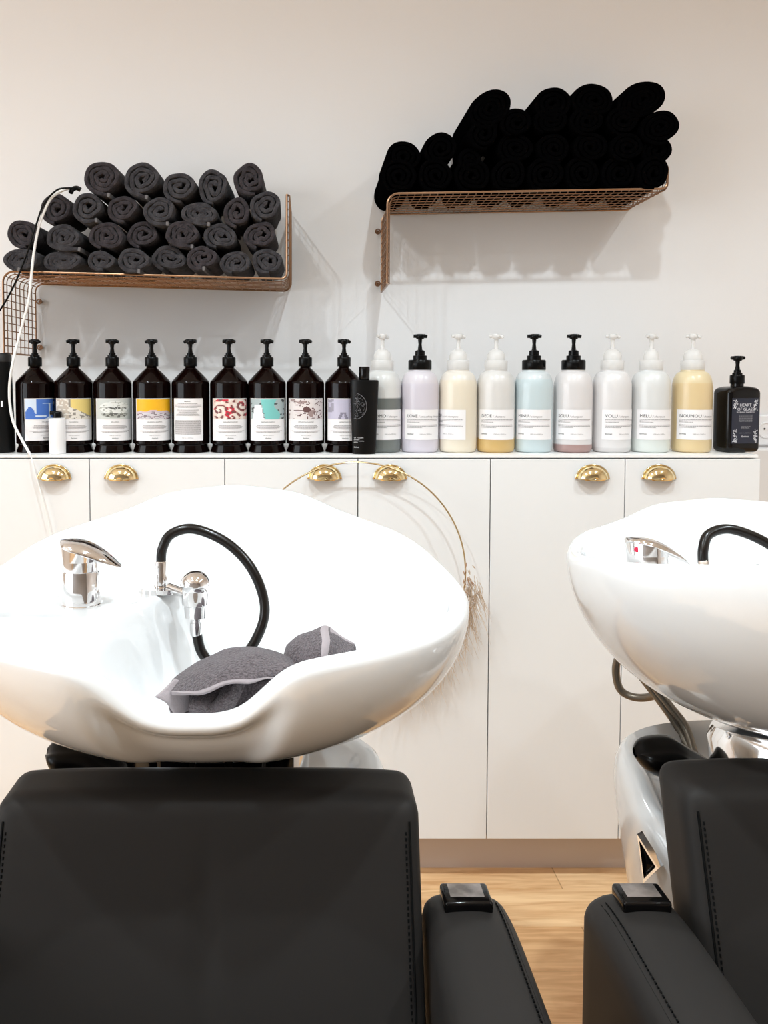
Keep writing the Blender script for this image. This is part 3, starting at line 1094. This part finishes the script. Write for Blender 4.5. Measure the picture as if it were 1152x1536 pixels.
for k in range(46):
    a = math.radians(rnd.uniform(-66, 4))
    base = Vector((rad * math.cos(a), -.004, rad * math.sin(a)))
    for j in range(4):
        q = base + Vector((rnd.uniform(-.008, .014), rnd.uniform(-.012, .002), rnd.uniform(-.012, .012)))
        ta = -PI / 2 + rnd.uniform(-.2, .9)
        d = Vector((math.cos(ta), 0, math.sin(ta)))
        g.tube([q, q + d * .006, q + d * .013], [.0004, .0016, .0003], 5, mi=1 if rnd.random() < .5 else 0)
gr = g.build('dried_grass', [M['grass'], M['grass2']], t)
gr['kind'] = 'stuff'

# ------------------------------------------------------------------ wall socket
p = at(1147, 645, WALL - .004)
t = thing('wall_socket', 'round white two-pin wall socket beside the square black bottle', 'socket', (p.x, WALL, p.z))
R90 = Matrix.Rotation(PI / 2, 3, 'X')
g = MB(); g.rbox(.080, .010, .080, .0045, (10, 8, 10), fn=lambda q: q + Vector((0, -.005, 0)))
g.build('plate', M['white_plastic'], t)
g = MB(); g.lathe([(.0215, -.0), (.0215, .0125), (.0185, .0130), (.0175, .0112), (0, .0110)], 36, rot=R90)
fc = g.build('socket_face', M['white_plastic'], t)
for sx in (-.0045, .0085):
    g = MB(); g.lathe([(.0026, .0105), (.0026, .0118), (0, .0119)], 12, rot=R90)
    for v in g.v:
        v += Vector((sx, 0, .0035 if sx < 0 else -.0035))
    g.build('pin_hole', M['socket_hole'], fc)

# ------------------------------------------------------------------ wash basins
BW, BD = 0.318, 0.272
H_BACK = [(0, .100), (.10, .090), (.13, .081), (.16, .067), (.20, .055), (.265, .039), (.30, .020), (.318, 0)]
H_FRONT = [(0, -.056), (.040, -.055), (.065, -.044), (.082, -.026), (.10, -.013), (.13, -.008), (.20, -.006), (.30, -.006), (.318, 0)]
RIMZ = -0.275
ZB = -0.462


def hsmooth(tab, x):
    x = abs(x)
    # average a few taps so that the rim line is smooth
    return sum(interp(abs(x + d), tab) for d in (-.018, -.009, 0, .009, .018)) / 5


def rim(phi):
    n = 2.12
    c, s = math.cos(phi), math.sin(phi)
    x = BW * math.copysign(abs(c) ** (2 / n), c)
    y = BD * math.copysign(abs(s) ** (2 / n), s)
    w = sstep(-.35, .35, s)
    h = hsmooth(H_BACK, x) * w + hsmooth(H_FRONT, x) * (1 - w)
    if s < 0:
        nt_ = math.exp(-((x - .0) / .085) ** 4)
        y += .048 * nt_
        h -= .022 * nt_
    return Vector((x, y, RIMZ + h))


def deck_mask(x, y):
    # tap ledge fills the left back of the bowl
    edge = -.005 - .075 * math.exp(-max(y, -.13) / .13)
    m1 = 1 - sstep(edge - .026, edge + .026, x)
    front = -.085 - .15 * max(0, -x - .25)
    m2 = sstep(front - .05, front + .02, y)
    return m1 * m2


def make_basin(cx, tilt, label, tapx=-.176, hx=-.083, zl=-.298, zr_=-.298, ZB=-.462):
    pivot = Vector((cx, 1.22, CZ - .265))
    base = Vector((cx, 1.05, CZ - .512))
    R = Matrix.Rotation(tilt, 3, 'X')
    t = thing('wash_basin', label, 'basin', pivot + R @ (base - pivot), 0, 'white backwash basins')
    t.rotation_euler = (tilt, 0, 0)
    ZO = .512          # local z = design z + ZO

    def Lc(p):
        return Vector((p.x, p.y, p.z + ZO))
    N = 224
    rr = .0125
    C = [rim(2 * PI * k / N) for k in range(N)]
    rows = []
    # outer wall, from the base up
    OUT = 34
    bm_ = math.radians(76)
    ctr = Vector((0, .005, 0))
    rim_out = []
    for k in range(N):
        p = C[k]
        o_ = Vector((p.x / BW ** 2, p.y / BD ** 2, 0)).normalized()
        rim_out.append((p, o_))
    rows.append([Lc(Vector((ctr.x + .0001 * math.cos(2 * PI * k / N), ctr.y + .0001 * math.sin(2 * PI * k / N), ZB))) for k in range(N)])
    for j in range(OUT + 1):
        be = bm_ * (1 - j / OUT)
        row = []
        for k in range(N):
            p, o_ = rim_out[k]
            q = p + o_ * rr
            zr = p.z - rr
            f_ = math.cos(be) ** .92
            z = zr + (ZB - zr) * math.sin(be) / math.sin(bm_)
            x = ctr.x + (q.x - ctr.x) * f_
            y = ctr.y + (q.y - ctr.y) * f_
            # hollow under the neck rest
            if p.y < 0:
                g_ = math.exp(-(p.x / .088) ** 8)
                y += .020 * g_ * sstep(0, .22, be) * (1 - sstep(.45, 1.15, be))
            row.append(Lc(Vector((x, y, z))))
        rows.append(row)
    # rolled rim
    for j in range(1, 12):
        a = PI * j / 12
        row = []
        for k in range(N):
            p, o_ = rim_out[k]
            row.append(Lc(p + Vector((0, 0, -rr)) + o_ * rr * math.cos(a) + Vector((0, 0, rr * math.sin(a)))))
        rows.append(row)
    # inner surface
    IN = 80
    for j in range(IN + 1):
        s = (1 - j / IN)
        s = s ** .85
        row = []
        for k in range(N):
            p, o_ = rim_out[k]
            q = p - o_ * rr
            zr = p.z - rr
            x = q.x * s
            y = ctr.y * (1 - s) + q.y * s
            zb = ZB + .037 + (zr - ZB - .037) * s ** 4.2
            zd = zl + (zr_ - zl) * sstep(-.20, -.10, x)
            m_ = deck_mask(x, y)
            hi = max(zb, zd)
            z = zb + (hi - zb) * m_
            row.append(Lc(Vector((x, y, z))))
        rows.append(row)
    g = MB()
    g.grid(rows, close_u=True)
    g.build('bowl', M['ceramic'], t, sharp=120)

    # mixer tap
    def P(x, y, z):
        return Vector((x, y, z + ZO))
    tx, ty, tz = tapx, -.005, zl
    g = MB()
    g.lathe([(.0262, 0), (.0262, .002), (.0250, .003), (.0250, .044), (.0240, .0455), (.0240, .0465), (.0255, .0475), (.0255, .060)], 40, *P(tx, ty, tz))
    tap = g.build('mixer_tap', M['chrome'], t)
    # slanted cap and lever
    g = MB()
    nn = 40
    r1 = [P(tx + .0255 * math.cos(2 * PI * k / nn), ty + .0255 * math.sin(2 * PI * k / nn), tz + .060) for k in range(nn)]
    r2 = [P(tx + .0262 * math.cos(2 * PI * k / nn), ty + .0262 * math.sin(2 * PI * k / nn), tz + .073 - .0125 * math.cos(2 * PI * k / nn)) for k in range(nn)]
    g.grid([r1, r2], close_u=True)
    cth = []
    for i in range(17):
        s = i / 16
        x = -.027 + s * .080
        w = .0265 * math.sqrt(max(0, 1 - (max(0, s * 1.0 - .28) / .74) ** 2.0)) if s > .28 else .0265 * math.sqrt(max(0.0, 1 - ((.28 - s) / .285) ** 2))
        w = max(w, .0006)
        zc_ = .078 - .020 * s - .010 * s * s
        th_ = .0120 * math.sin(PI * min(1, .10 + s * .9)) + .0012
        cth.append([P(tx + x, ty + w * math.cos(a), tz + zc_ + th_ * (math.sin(a) if math.sin(a) > 0 else .35 * math.sin(a)) + .003) for a in [2 * PI * q / 24 for q in range(24)]])
    g2 = MB()
    g2.grid(cth, close_u=True)
    g2.add(cth[0], [list(range(24))]); g2.add(cth[-1], [list(range(24))[::-1]])
    g.build('slanted_collar', M['chrome'], tap)
    g2.build('lever', M['chrome'], tap)
    if tilt < 0:
        g = MB(); g.lathe([(.0036, .0), (.0038, .0010), (0, .0014)], 14, rot=R90)
        for v in g.v:
            v += P(tx - .0200, ty - .0170, tz + .070)
        g.build('temperature_dot', M['red_dot'], tap)

    # hand shower holder
    hy, hz = .060, zr_ + .002
    holder = MB()
    rws = []
    # flat tear-drop plate
    outl = []
    for k in range(40):
        a = 2 * PI * k / 40
        outl.append((hx + .031 * math.cos(a) * 1.0, hy + .022 * math.sin(a)))
    holder.add([P(x, y, hz + .004) for x, y in outl] + [P(x, y, hz - .002) for x, y in outl],
               [list(range(40)), list(range(40, 80))[::-1]] + [[k, (k + 1) % 40, 40 + (k + 1) % 40, 40 + k] for k in range(40)])
    holder.tube([P(hx + .012, hy - .006, hz + .004), P(hx + .030, hy - .018, hz + .002), P(hx + .046, hy - .030, hz - .002)], [.0075, .0065, .0060], 12)
    ho = holder.build('shower_holder', M['chrome'], t)
    g = MB()
    g.lathe([(.0095, .004), (.0100, .006), (.0100, .018), (.0085, .020), (.0085, .022), (.0080, .023), (.0083, .040), (.0075, .041)], 28, *P(hx, hy, hz))
    g.build('hose_connector', M['chrome'], ho)
    # shower head standing in its clip
    sx_, sy_, sz_ = hx + .054, hy - .040, hz
    g = MB()
    prof = [(.0065, -.052), (.0080, -.050), (.0082, -.034), (.0072, -.033), (.0072, -.030), (.0150, -.026), (.0160, -.010), (.0185, -.008), (.0190, .006), (.0180, .010), (.0182, .0145)]
    for k in range(0, 12):
        a = PI / 2 * k / 12
        prof.append((.0210 * math.cos(a * .98), .0180 + .0190 * math.sin(a)))
    prof.append((0, .0372))
    g.lathe(prof, 36, *P(sx_, sy_, sz_))
    g.build('shower_head', M['chrome'], t)
    # hose
    k = .92
    hp = [P(hx, hy, hz + .038), P(hx + .002, hy, hz + .058), P(hx + .014, hy + .004, hz + .078), P(hx + .046, hy + .005, hz + .085), P(hx + .092, hy + .002, hz + .066),
          P(hx + .128, hy - .006, hz + .030), P(hx + .146, hy - .018, hz - .018), P(hx + .136, hy - .030, hz - .058), P(hx + .108, hy - .042, hz - .092),
          P(hx + .082, hy - .046, hz - .094), P(hx + .062, hy - .043, hz - .074), P(sx_ + .001, sy_, sz_ - .050)]
    g = MB(); g.tube(spline(hp, 10), .0070, 14)
    g.build('shower_hose', M['rubber'], t)

    # chrome tilting mount below the bowl
    RM = 1.28 if tilt < 0 else 1.0
    g = MB()
    g.lathe([(.100, ZB + .452), (.100, ZB + .504), (.095, ZB + .518)], 48, 0, .02, 0, sx=1.25 * RM, sy=.9 * RM)
    mt = g.build('tilt_mount', M['chrome'], t)
    for a in (-2.35, -1.95, -1.57, -1.19, -.80):
        g = MB()
        g.rbox(.040, .010, .036, .0048, (8, 8, 8))
        c_ = Vector((.125 * RM * math.cos(a), .02 + .090 * RM * math.sin(a), ZB + .480))
        rz = math.atan2(math.sin(a) * 1.25, math.cos(a) * .9) + PI / 2
        Rz = Matrix.Rotation(rz, 3, 'Z')
        g.v = [Rz @ v + c_ for v in g.v]
        g.build('mount_cover', M['black_gloss'], mt)
    # supply hoses behind the bowl
    if tilt < 0:
        g = MB()
        def W(u, v, Y):
            return R.transposed() @ (at(u, v, Y) - Vector(t.location))
        g.tube(spline([W(935, 968, 1.26), W(924, 1000, 1.27), W(929, 1032, 1.27), W(948, 1045, 1.26), W(975, 1045, 1.24), W(1010, 1030, 1.2)], 8), .0062, 10)
        g.tube(spline([W(960, 1010, 1.22), W(992, 1052, 1.22), W(1018, 1090, 1.21), W(1038, 1132, 1.19), W(1045, 1160, 1.18)], 8), .0075, 10)
        g.tube(spline([W(970, 1015, 1.205), W(1004, 1058, 1.205), W(1028, 1090, 1.195), W(1042, 1132, 1.175), W(1052, 1160, 1.17)], 8), .0062, 10)
        g.build('supply_hose', M['steel_hose'], t)
    return t


BX = -.121
RX = .690
basinL = make_basin(BX, 0.0, 'left white ceramic washing basin with grey towels inside it')
basinR = make_basin(RX, math.radians(-12.5), 'right white ceramic washing basin, tilted back and cut by the right edge', -.240, -.135, -.334, -.322, -.500)


# ------------------------------------------------------------------ chairs
def make_chair(cx, label, up=0.0):
    t = thing('salon_chair', label, 'chair', (cx, .85, 0), 0, 'black leather backwash chairs')
    oy = .85
    # backrest : front face leans back
    topz = CZ - .473 + up
    w, d, h = .482, .085, .42

    def lean(q):
        z = q.z
        y = q.y + (z - h / 2) * .34
        # gentle crown and a central channel on the front
        if q.y < 0:
            y -= .006 * (1 - (q.x / (w / 2)) ** 2) * (1 - abs(z) / (h / 2))
            y += .0035 * math.exp(-(q.x / .013) ** 2) * sstep(.19, .10, z) * 1.0
        sag = -.006 * (abs(q.x) / (w / 2)) ** 6 if z > 0 else 0
        return Vector((q.x, y + (.925 - oy), z + topz - h / 2 + sag))
    g = MB(); g.rbox(w, d, h, .018, (64, 12, 22), fn=lean)
    bk = g.build('backrest', M['leather'], t, sharp=80)
    # stitched seams down both front edges
    for sx in (-1, 1):
        g = MB()
        x = sx * (w / 2 - .016)
        k = 0
        z = h / 2 - .030
        g.tube([lean(Vector((x + sx * .0035, -d / 2 + .0006, z_))) for z_ in [h / 2 - .02 - .38 * q / 20 for q in range(21)]], .0014, 5)
        while z > -h / 2 + .03:
            a_ = lean(Vector((x - sx * .001, -d / 2 - .0002, z)))
            b_ = lean(Vector((x - sx * .001, -d / 2 - .0002, z - .0032)))
            g.tube([a_, b_], .0011, 4)
            z -= .0058
        g.build('seam', M['thread'], bk)
    # armrests
    for sx in (-1, 1):
        aw, al_, ah = .100, .46, .30
        ztop = CZ - .583

        def arm(q):
            y, z = q.y, q.z
            # rounded rear and softly sloping crown
            dz = 0
            if z > 0:
                dz -= .020 * max(0, (y - .10) / .13) ** 3
                dz -= .012 * (q.x * sx / (aw / 2)) ** 2 * (1 if q.x * sx > 0 else .4)
                dz -= .018 * max(0, (-y) / .23) ** 2
            return Vector((q.x + sx * .296, y + (.690 - oy), z + ztop - ah / 2 + dz * (z / (ah / 2))))
        g = MB(); g.rbox(aw, al_, ah, .024, (12, 26, 14), fn=arm)
        ar = g.build('armrest', M['leather'], t, sharp=80)
        g = MB()
        xs = sx * (aw / 2 - .014)
        path = [arm(Vector((xs, y_, ah / 2 - .0035))) for y_ in [-.21 + .405 * q / 30 for q in range(31)]]
        path += [arm(Vector((xs, al_ / 2 - .012, ah / 2 - .014))), arm(Vector((xs, al_ / 2 - .002, ah / 2 - .05)))]
        g.tube(path, .0011, 5)
        y_ = -.2
        while y_ < .19:
            a_ = arm(Vector((xs - sx * .004, y_, ah / 2 - .0003))); b_ = arm(Vector((xs - sx * .004, y_ + .0032, ah / 2 - .0003)))
            g.tube([a_, b_], .0011, 4)
            y_ += .0058
        g.build('seam', M['thread'], ar)
        # control panel
        px_, py_, pz_ = sx * .292, .872 - oy, ztop - .004
        g = MB()
        g.rbox(.054, .038, .015, .004, (8, 8, 8), fn=lambda q: Vector((q.x + px_, q.y + py_, q.z * (1 - .0 * q.y) + pz_ + .0035 - q.y * .02)))
        pn = g.build('control_panel', M['black_gloss'], ar)
        g = MB()
        g.box(px_ - .019, px_ + .019, py_ - .009, py_ + .015, pz_ + .0090, pz_ + .0114)
        for v in g.v:
            v.z -= (v.y - py_) * .02
        g.build('screen', M['screen'], pn, smooth=False)
    # seat cushion and base
    g = MB(); g.rbox(.47, .46, .13, .035, (14, 14, 10), fn=lambda q: q + Vector((0, .555 - oy, .395)))
    g.build('seat', M['leather'], t)
    # white shell pedestal
    g = MB()
    rows = []
    zs = [0.0, .02, .18, .40, .505, .555, .595, .620, .640, .655, .661]
    sc = [.70, .72, .76, .86, .94, .975, .995, 1.0, .995, .965, .93]
    for z, s in zip(zs, sc):
        row = []
        for k in range(64):
            a = 2 * PI * k / 64
            c_, s_ = math.cos(a), math.sin(a)
            x = .226 * s * math.copysign(abs(c_) ** .8, c_)
            y = .15 * s * math.copysign(abs(s_) ** .8, s_)
            zz = z
            if z > .505:      # the rim drops towards the front
                zz = z - (z - .505) * .55 * sstep(.04, -.15, y)
            row.append(Vector((x, y + 1.09 - oy, zz)))
        rows.append(row)
    top = rows[-1]
    inner = [Vector((p.x * .90, (p.y - (1.09 - oy)) * .88 + 1.09 - oy, p.z - .012)) for p in top]
    low = [Vector((p.x * .86, (p.y - (1.09 - oy)) * .85 + 1.09 - oy, p.z - .03)) for p in top]
    mid = [Vector((p.x * .02, (p.y - (1.09 - oy)) * .02 + 1.09 - oy, p.z - .045)) for p in top]
    rows += [inner, low, mid]
    g.grid(rows, close_u=True)
    g.add(rows[0], [list(range(64))[::-1]])
    ped = g.build('pedestal_shell', M['shell'], t, sharp=70)
    for sx in (-1, 1):
        # triangular badge
        Ra = Matrix.Rotation(sx * math.radians(60), 3, 'Z')
        cc = Vector((sx * .222, 1.010 - oy, .574))
        tri = [(-.012, .030), (.018, -.001), (-.002, -.031)]
        f_ = MB()
        def TP(x, z, y):
            # x to the viewer's right in both sides
            n_ = Vector((sx * .80, -.60, 0))
            tdir = Vector((.60, .80 * sx, 0)) if sx < 0 else Vector((.60, .80, 0))
            if sx < 0:
                tdir = Vector((.60, -.80, 0))
            return cc + tdir * x + Vector((0, 0, z)) + n_ * y
        s1 = [TP(x, z, 0) for x, z in tri]
        s2 = [TP(x, z, .012) for x, z in tri]
        cxm = sum(x for x, z in tri) / 3; czm = sum(z for x, z in tri) / 3
        s3 = [TP(cxm + (x - cxm) * .78, czm + (z - czm) * .78, .012) for x, z in tri]
        s4 = [TP(cxm + (x - cxm) * .76, czm + (z - czm) * .76, .008) for x, z in tri]
        f_.grid([s1, s2, s3, s4], close_u=True)
        f_.add(s1, [[0, 1, 2]])
        bd = f_.build('badge', M['chrome'], ped, smooth=False)
        h_ = MB()
        ap = TP(cxm + .003, czm, .0155)
        h_.add(s4 + [ap], [[0, 1, 3], [1, 2, 3], [2, 0, 3]])
        h_.build('badge_pyramid', M['black_gloss'], bd, smooth=False)
    # black moulded tilt lever under the basin
    for sx in (-1,):
        g = MB()
        sec = []
        path = [(-.240, 1.060, -.500), (-.226, 1.060, -.503), (-.19, 1.068, -.511), (-.165, 1.062, -.520), (-.138, 1.060, -.528), (-.125, 1.06, -.532)]
        wd = [(.008, .006), (.028, .020), (.034, .028), (.032, .024), (.024, .016), (.006, .005)]
        for (x, y, z), (a_, b_) in zip(spline(path, 4), [Vector((*q, 0))[:2] for q in spline([(a, b, 0) for a, b in wd], 4)]):
            sec.append([Vector((x + .008, y - .020 - oy + a_ * math.cos(q), z + .004 + CZ + b_ * math.sin(q) - .008 * math.exp(-((math.cos(q) + .4) / .4) ** 2) * (1 if math.sin(q) > 0 else 0))) for q in [2 * PI * k / 20 for k in range(20)]])
        g.grid(sec, close_u=True)
        g.build('tilt_lever', M['black_plastic'], t)
        g = MB()
        sec = []
        for k in range(13):
            s = k / 12
            rr_ = math.sin(PI * (s * .94 + .03)) ** .6
            sec.append([Vector((-.178 + .036 * s + .028 * rr_ * math.cos(q), 1.045 - oy + .022 * rr_ * math.sin(q), CZ - .520 - .062 * s)) for q in [2 * PI * j / 20 for j in range(20)]])
        g.grid(sec, close_u=True)
        g.add(sec[0], [list(range(20))]); g.add(sec[-1], [list(range(20))[::-1]])
        g.build('lever_boot', M['black_plastic'], t)
    return t


chairL = make_chair(-.113, 'left black leather wash chair, its wide backrest facing the viewer in the foreground', .0)
chairR = make_chair(.668, 'right black leather wash chair with stitched backrest, cut by the right edge', .012)


# ------------------------------------------------------------------ towels in the left basin
def cloth(name, label, rows_px, amp, seed, k=7, thick=.005, hem_rows=None, extra=None, disp_scale=38):
    """rows_px: control rows of (u, v, Y); row 0 is the open hem"""
    ctrl = [[at(*q) for q in r] for r in rows_px]
    dense = [spline(r, k) for r in ctrl]
    cols = list(zip(*dense))
    full = [spline(list(c), k) for c in cols]      # each is a column running across the rows
    rows = [list(r) for r in zip(*full)]
    c0 = rows[len(rows) // 2][len(rows[0]) // 2]
    for i, r in enumerate(rows):
        for j, p in enumerate(r):
            n_ = noise.noise_vector(Vector((p.x * disp_scale, p.y * disp_scale, p.z * disp_scale + seed)))
            r[j] = p + n_ * amp
    base = Vector((c0.x, c0.y, min(p.z for r in rows for p in r)))
    g = MB()
    rr_ = [[p - base for p in r] for r in rows]
    nn = len(rr_[0])
    for i in range(len(rr_) - 1):
        for j in range(nn - 1):
            m_ = 1 if (hem_rows and hem_rows(i / (len(rr_) - 1), j / (nn - 1))) else 0
            g.add([rr_[i][j], rr_[i][j + 1], rr_[i + 1][j + 1], rr_[i + 1][j]], [[0, 1, 2, 3]], m_)
    if extra:
        extra(g, base)
    o = g.build(name, [M['grey_terry'], M['grey_hem']], solid=thick, sub=1, sharp=180)
    o.location = base
    return tag(o, label, 'towel')


def folds(g, base):
    # strips of the same towel gathered underneath the raised hem
    def strip(rows_px, mi=0):
        ctrl = [spline([at(*q) for q in r], 6) for r in rows_px]
        cols = [spline(list(c), 5) for c in zip(*ctrl)]
        rows = [[p - base + noise.noise_vector(p * 50) * .0012 for p in r] for r in zip(*cols)]
        g.grid(rows, mi=mi)
    strip([[(232, 1046, .925), (262, 1018, .945)], [(250, 1056, .93), (280, 1030, .95)], [(262, 1075, .94), (292, 1060, .96)]], 1)
    strip([[(282, 1040, .95), (300, 1034, .955), (322, 1036, .95), (330, 1030, .955)], [(284, 1062, .93), (300, 1058, .925), (316, 1060, .93), (332, 1050, .95)], [(284, 1078, .95), (300, 1080, .95), (318, 1080, .95), (336, 1072, .955)]])
    strip([[(342, 1024, .96), (356, 1018, .95), (368, 1022, .96)], [(326, 1048, .935), (342, 1042, .925), (358, 1046, .94)], [(304, 1070, .93), (324, 1072, .92), (344, 1074, .94)]])
    strip([[(250, 1046, .96), (320, 1034, .975), (400, 1018, .975), (442, 1008, .965)], [(256, 1072, .955), (320, 1080, .965), (390, 1066, .965), (432, 1045, .96)]])


cloth('crumpled_towel', 'crumpled grey towel in the left basin with its pale hem raised, nearer the hose', [
    [(256, 1041, .930), (285, 1042, .915), (315, 1036, .905), (345, 1026, .905), (375, 1026, .905), (400, 1016, .915), (425, 1015, .925), (440, 1010, .935)],
    [(256, 1036, .945), (283, 1024, .930), (315, 1012, .922), (345, 1004, .92), (375, 1002, .92), (405, 1000, .925), (430, 1002, .93), (446, 1006, .94)],
    [(262, 1022, .965), (292, 1002, .965), (322, 988, .965), (352, 978, .965), (378, 977, .96), (405, 983, .96), (432, 992, .955), (448, 1001, .955)],
    [(275, 1015, .99), (305, 993, 1.0), (335, 980, 1.0), (360, 973, 1.0), (385, 976, 1.0), (410, 980, .99), (436, 990, .98), (450, 1004, .97)],
    [(285, 1022, 1.01), (315, 1005, 1.02), (345, 996, 1.02), (368, 992, 1.02), (390, 992, 1.02), (412, 996, 1.01), (436, 1004, 1.0), (452, 1014, .985)],
    [(290, 1045, 1.01), (320, 1035, 1.02), (348, 1030, 1.02), (370, 1026, 1.02), (392, 1024, 1.02), (415, 1024, 1.01), (438, 1030, 1.0), (450, 1035, .99)]],
    .0035, 2.0, k=7, hem_rows=lambda a, b: a < .055, extra=folds)

cloth('folded_towel', 'smaller folded grey towel corner with a pale hem band, right of the crumpled towel', [
    [(430, 1006, .965), (445, 1004, .955), (462, 1004, .945), (480, 998, .94), (490, 994, .94), (505, 990, .95), (525, 985, .97)],
    [(426, 985, .985), (440, 975, .970), (460, 975, .955), (478, 970, .95), (490, 968, .95), (508, 972, .965), (530, 975, .985)],
    [(432, 968, 1.01), (446, 957, 1.00), (464, 952, .985), (478, 946, .98), (489, 943, .98), (505, 953, .99), (530, 968, 1.00)],
    [(440, 972, 1.04), (452, 962, 1.04), (468, 956, 1.03), (482, 950, 1.03), (495, 950, 1.03), (512, 960, 1.03), (534, 972, 1.03)],
    [(445, 1000, 1.05), (456, 995, 1.05), (472, 990, 1.05), (486, 985, 1.04), (500, 985, 1.04), (515, 990, 1.04), (534, 995, 1.04)]],
    .0028, 9.0, k=7, hem_rows=lambda a, b: (.56 < b < .68) or (b > .7 and .42 < a < .58))

# ------------------------------------------------------------------ ceiling lights
for i, (x, y) in enumerate([(-.87, .56), (.35, .56), (1.57, .56), (-.87, -.38), (.35, -.38), (1.57, -.38)]):
    t = thing('ceiling_spotlight', 'recessed round ceiling spotlight, %s' % ('left one above the basins', 'middle one above the basins', 'right one above the basins', 'left one nearer the viewer', 'middle one nearer the viewer', 'right one nearer the viewer')[i], 'ceiling light', (x, y, 2.775), 0, 'recessed ceiling spotlights')
    g = MB(); g.lathe([(.050, 0), (.050, -.004), (.040, -.006), (.036, 0)], 32)
    g.build('trim_ring', M['white_plastic'], t)
    g = MB(); g.lathe([(.036, -.001), (.036, -.0015)], 32)
    g.build('lens', M['lamp'], t)
    ld = bpy.data.lights.new('spot_lamp', 'SPOT')
    ld.energy = 45 if y > 0 else 19
    ld.spot_size = math.radians(150)
    ld.spot_blend = .9
    ld.shadow_soft_size = .032
    ld.color = (.81, .935, 1.0)
    lo = bpy.data.objects.new('spot_lamp', ld)
    COL.objects.link(lo)
    lo.parent = t
    lo.location = (0, 0, -.03)

# unseen glowing panel, added on the left wall as soft fill light
g = MB()
g.box(-3.101, -3.09, -2.2, 1.0, .8, 2.45)
w = struct(g.build('fill_panel', mat('fill_glow', (1, 1, 1), .3, emis=((.82, .92, 1.0), 2.4)), smooth=False))

wd = bpy.data.worlds.new('room_air')
S.world = wd
wd.use_nodes = True
wd.node_tree.nodes['Background'].inputs[0].default_value = (.9, .88, .86, 1)
wd.node_tree.nodes['Background'].inputs[1].default_value = .1

# ------------------------------------------------------------------ camera
cd = bpy.data.cameras.new('camera')
cam = bpy.data.objects.new('camera', cd)
COL.objects.link(cam)
cd.sensor_fit = 'HORIZONTAL'
cd.sensor_width = 36
cd.lens = F * 36 / 1152
cd.shift_x = (576 - PX) / 1152
cd.shift_y = -(768 - PY) / 1152
cd.clip_start = .02
cam.location = (0, 0, CZ)
cam.rotation_euler = (PI / 2 - PITCH, 0, 0)
S.camera = cam

S.view_settings.view_transform = 'Standard'
S.view_settings.look = 'None'
S.view_settings.gamma = 1
S.view_settings.exposure = 0.80
S.view_settings.use_curve_mapping = False
S.cycles.max_bounces = 8
S.cycles.diffuse_bounces = 5
S.cycles.glossy_bounces = 5
S.cycles.transparent_max_bounces = 12
S.cycles.sample_clamp_indirect = 6
S.cycles.use_denoising = True
S.cycles.caustics_reflective = False
S.cycles.caustics_refractive = False
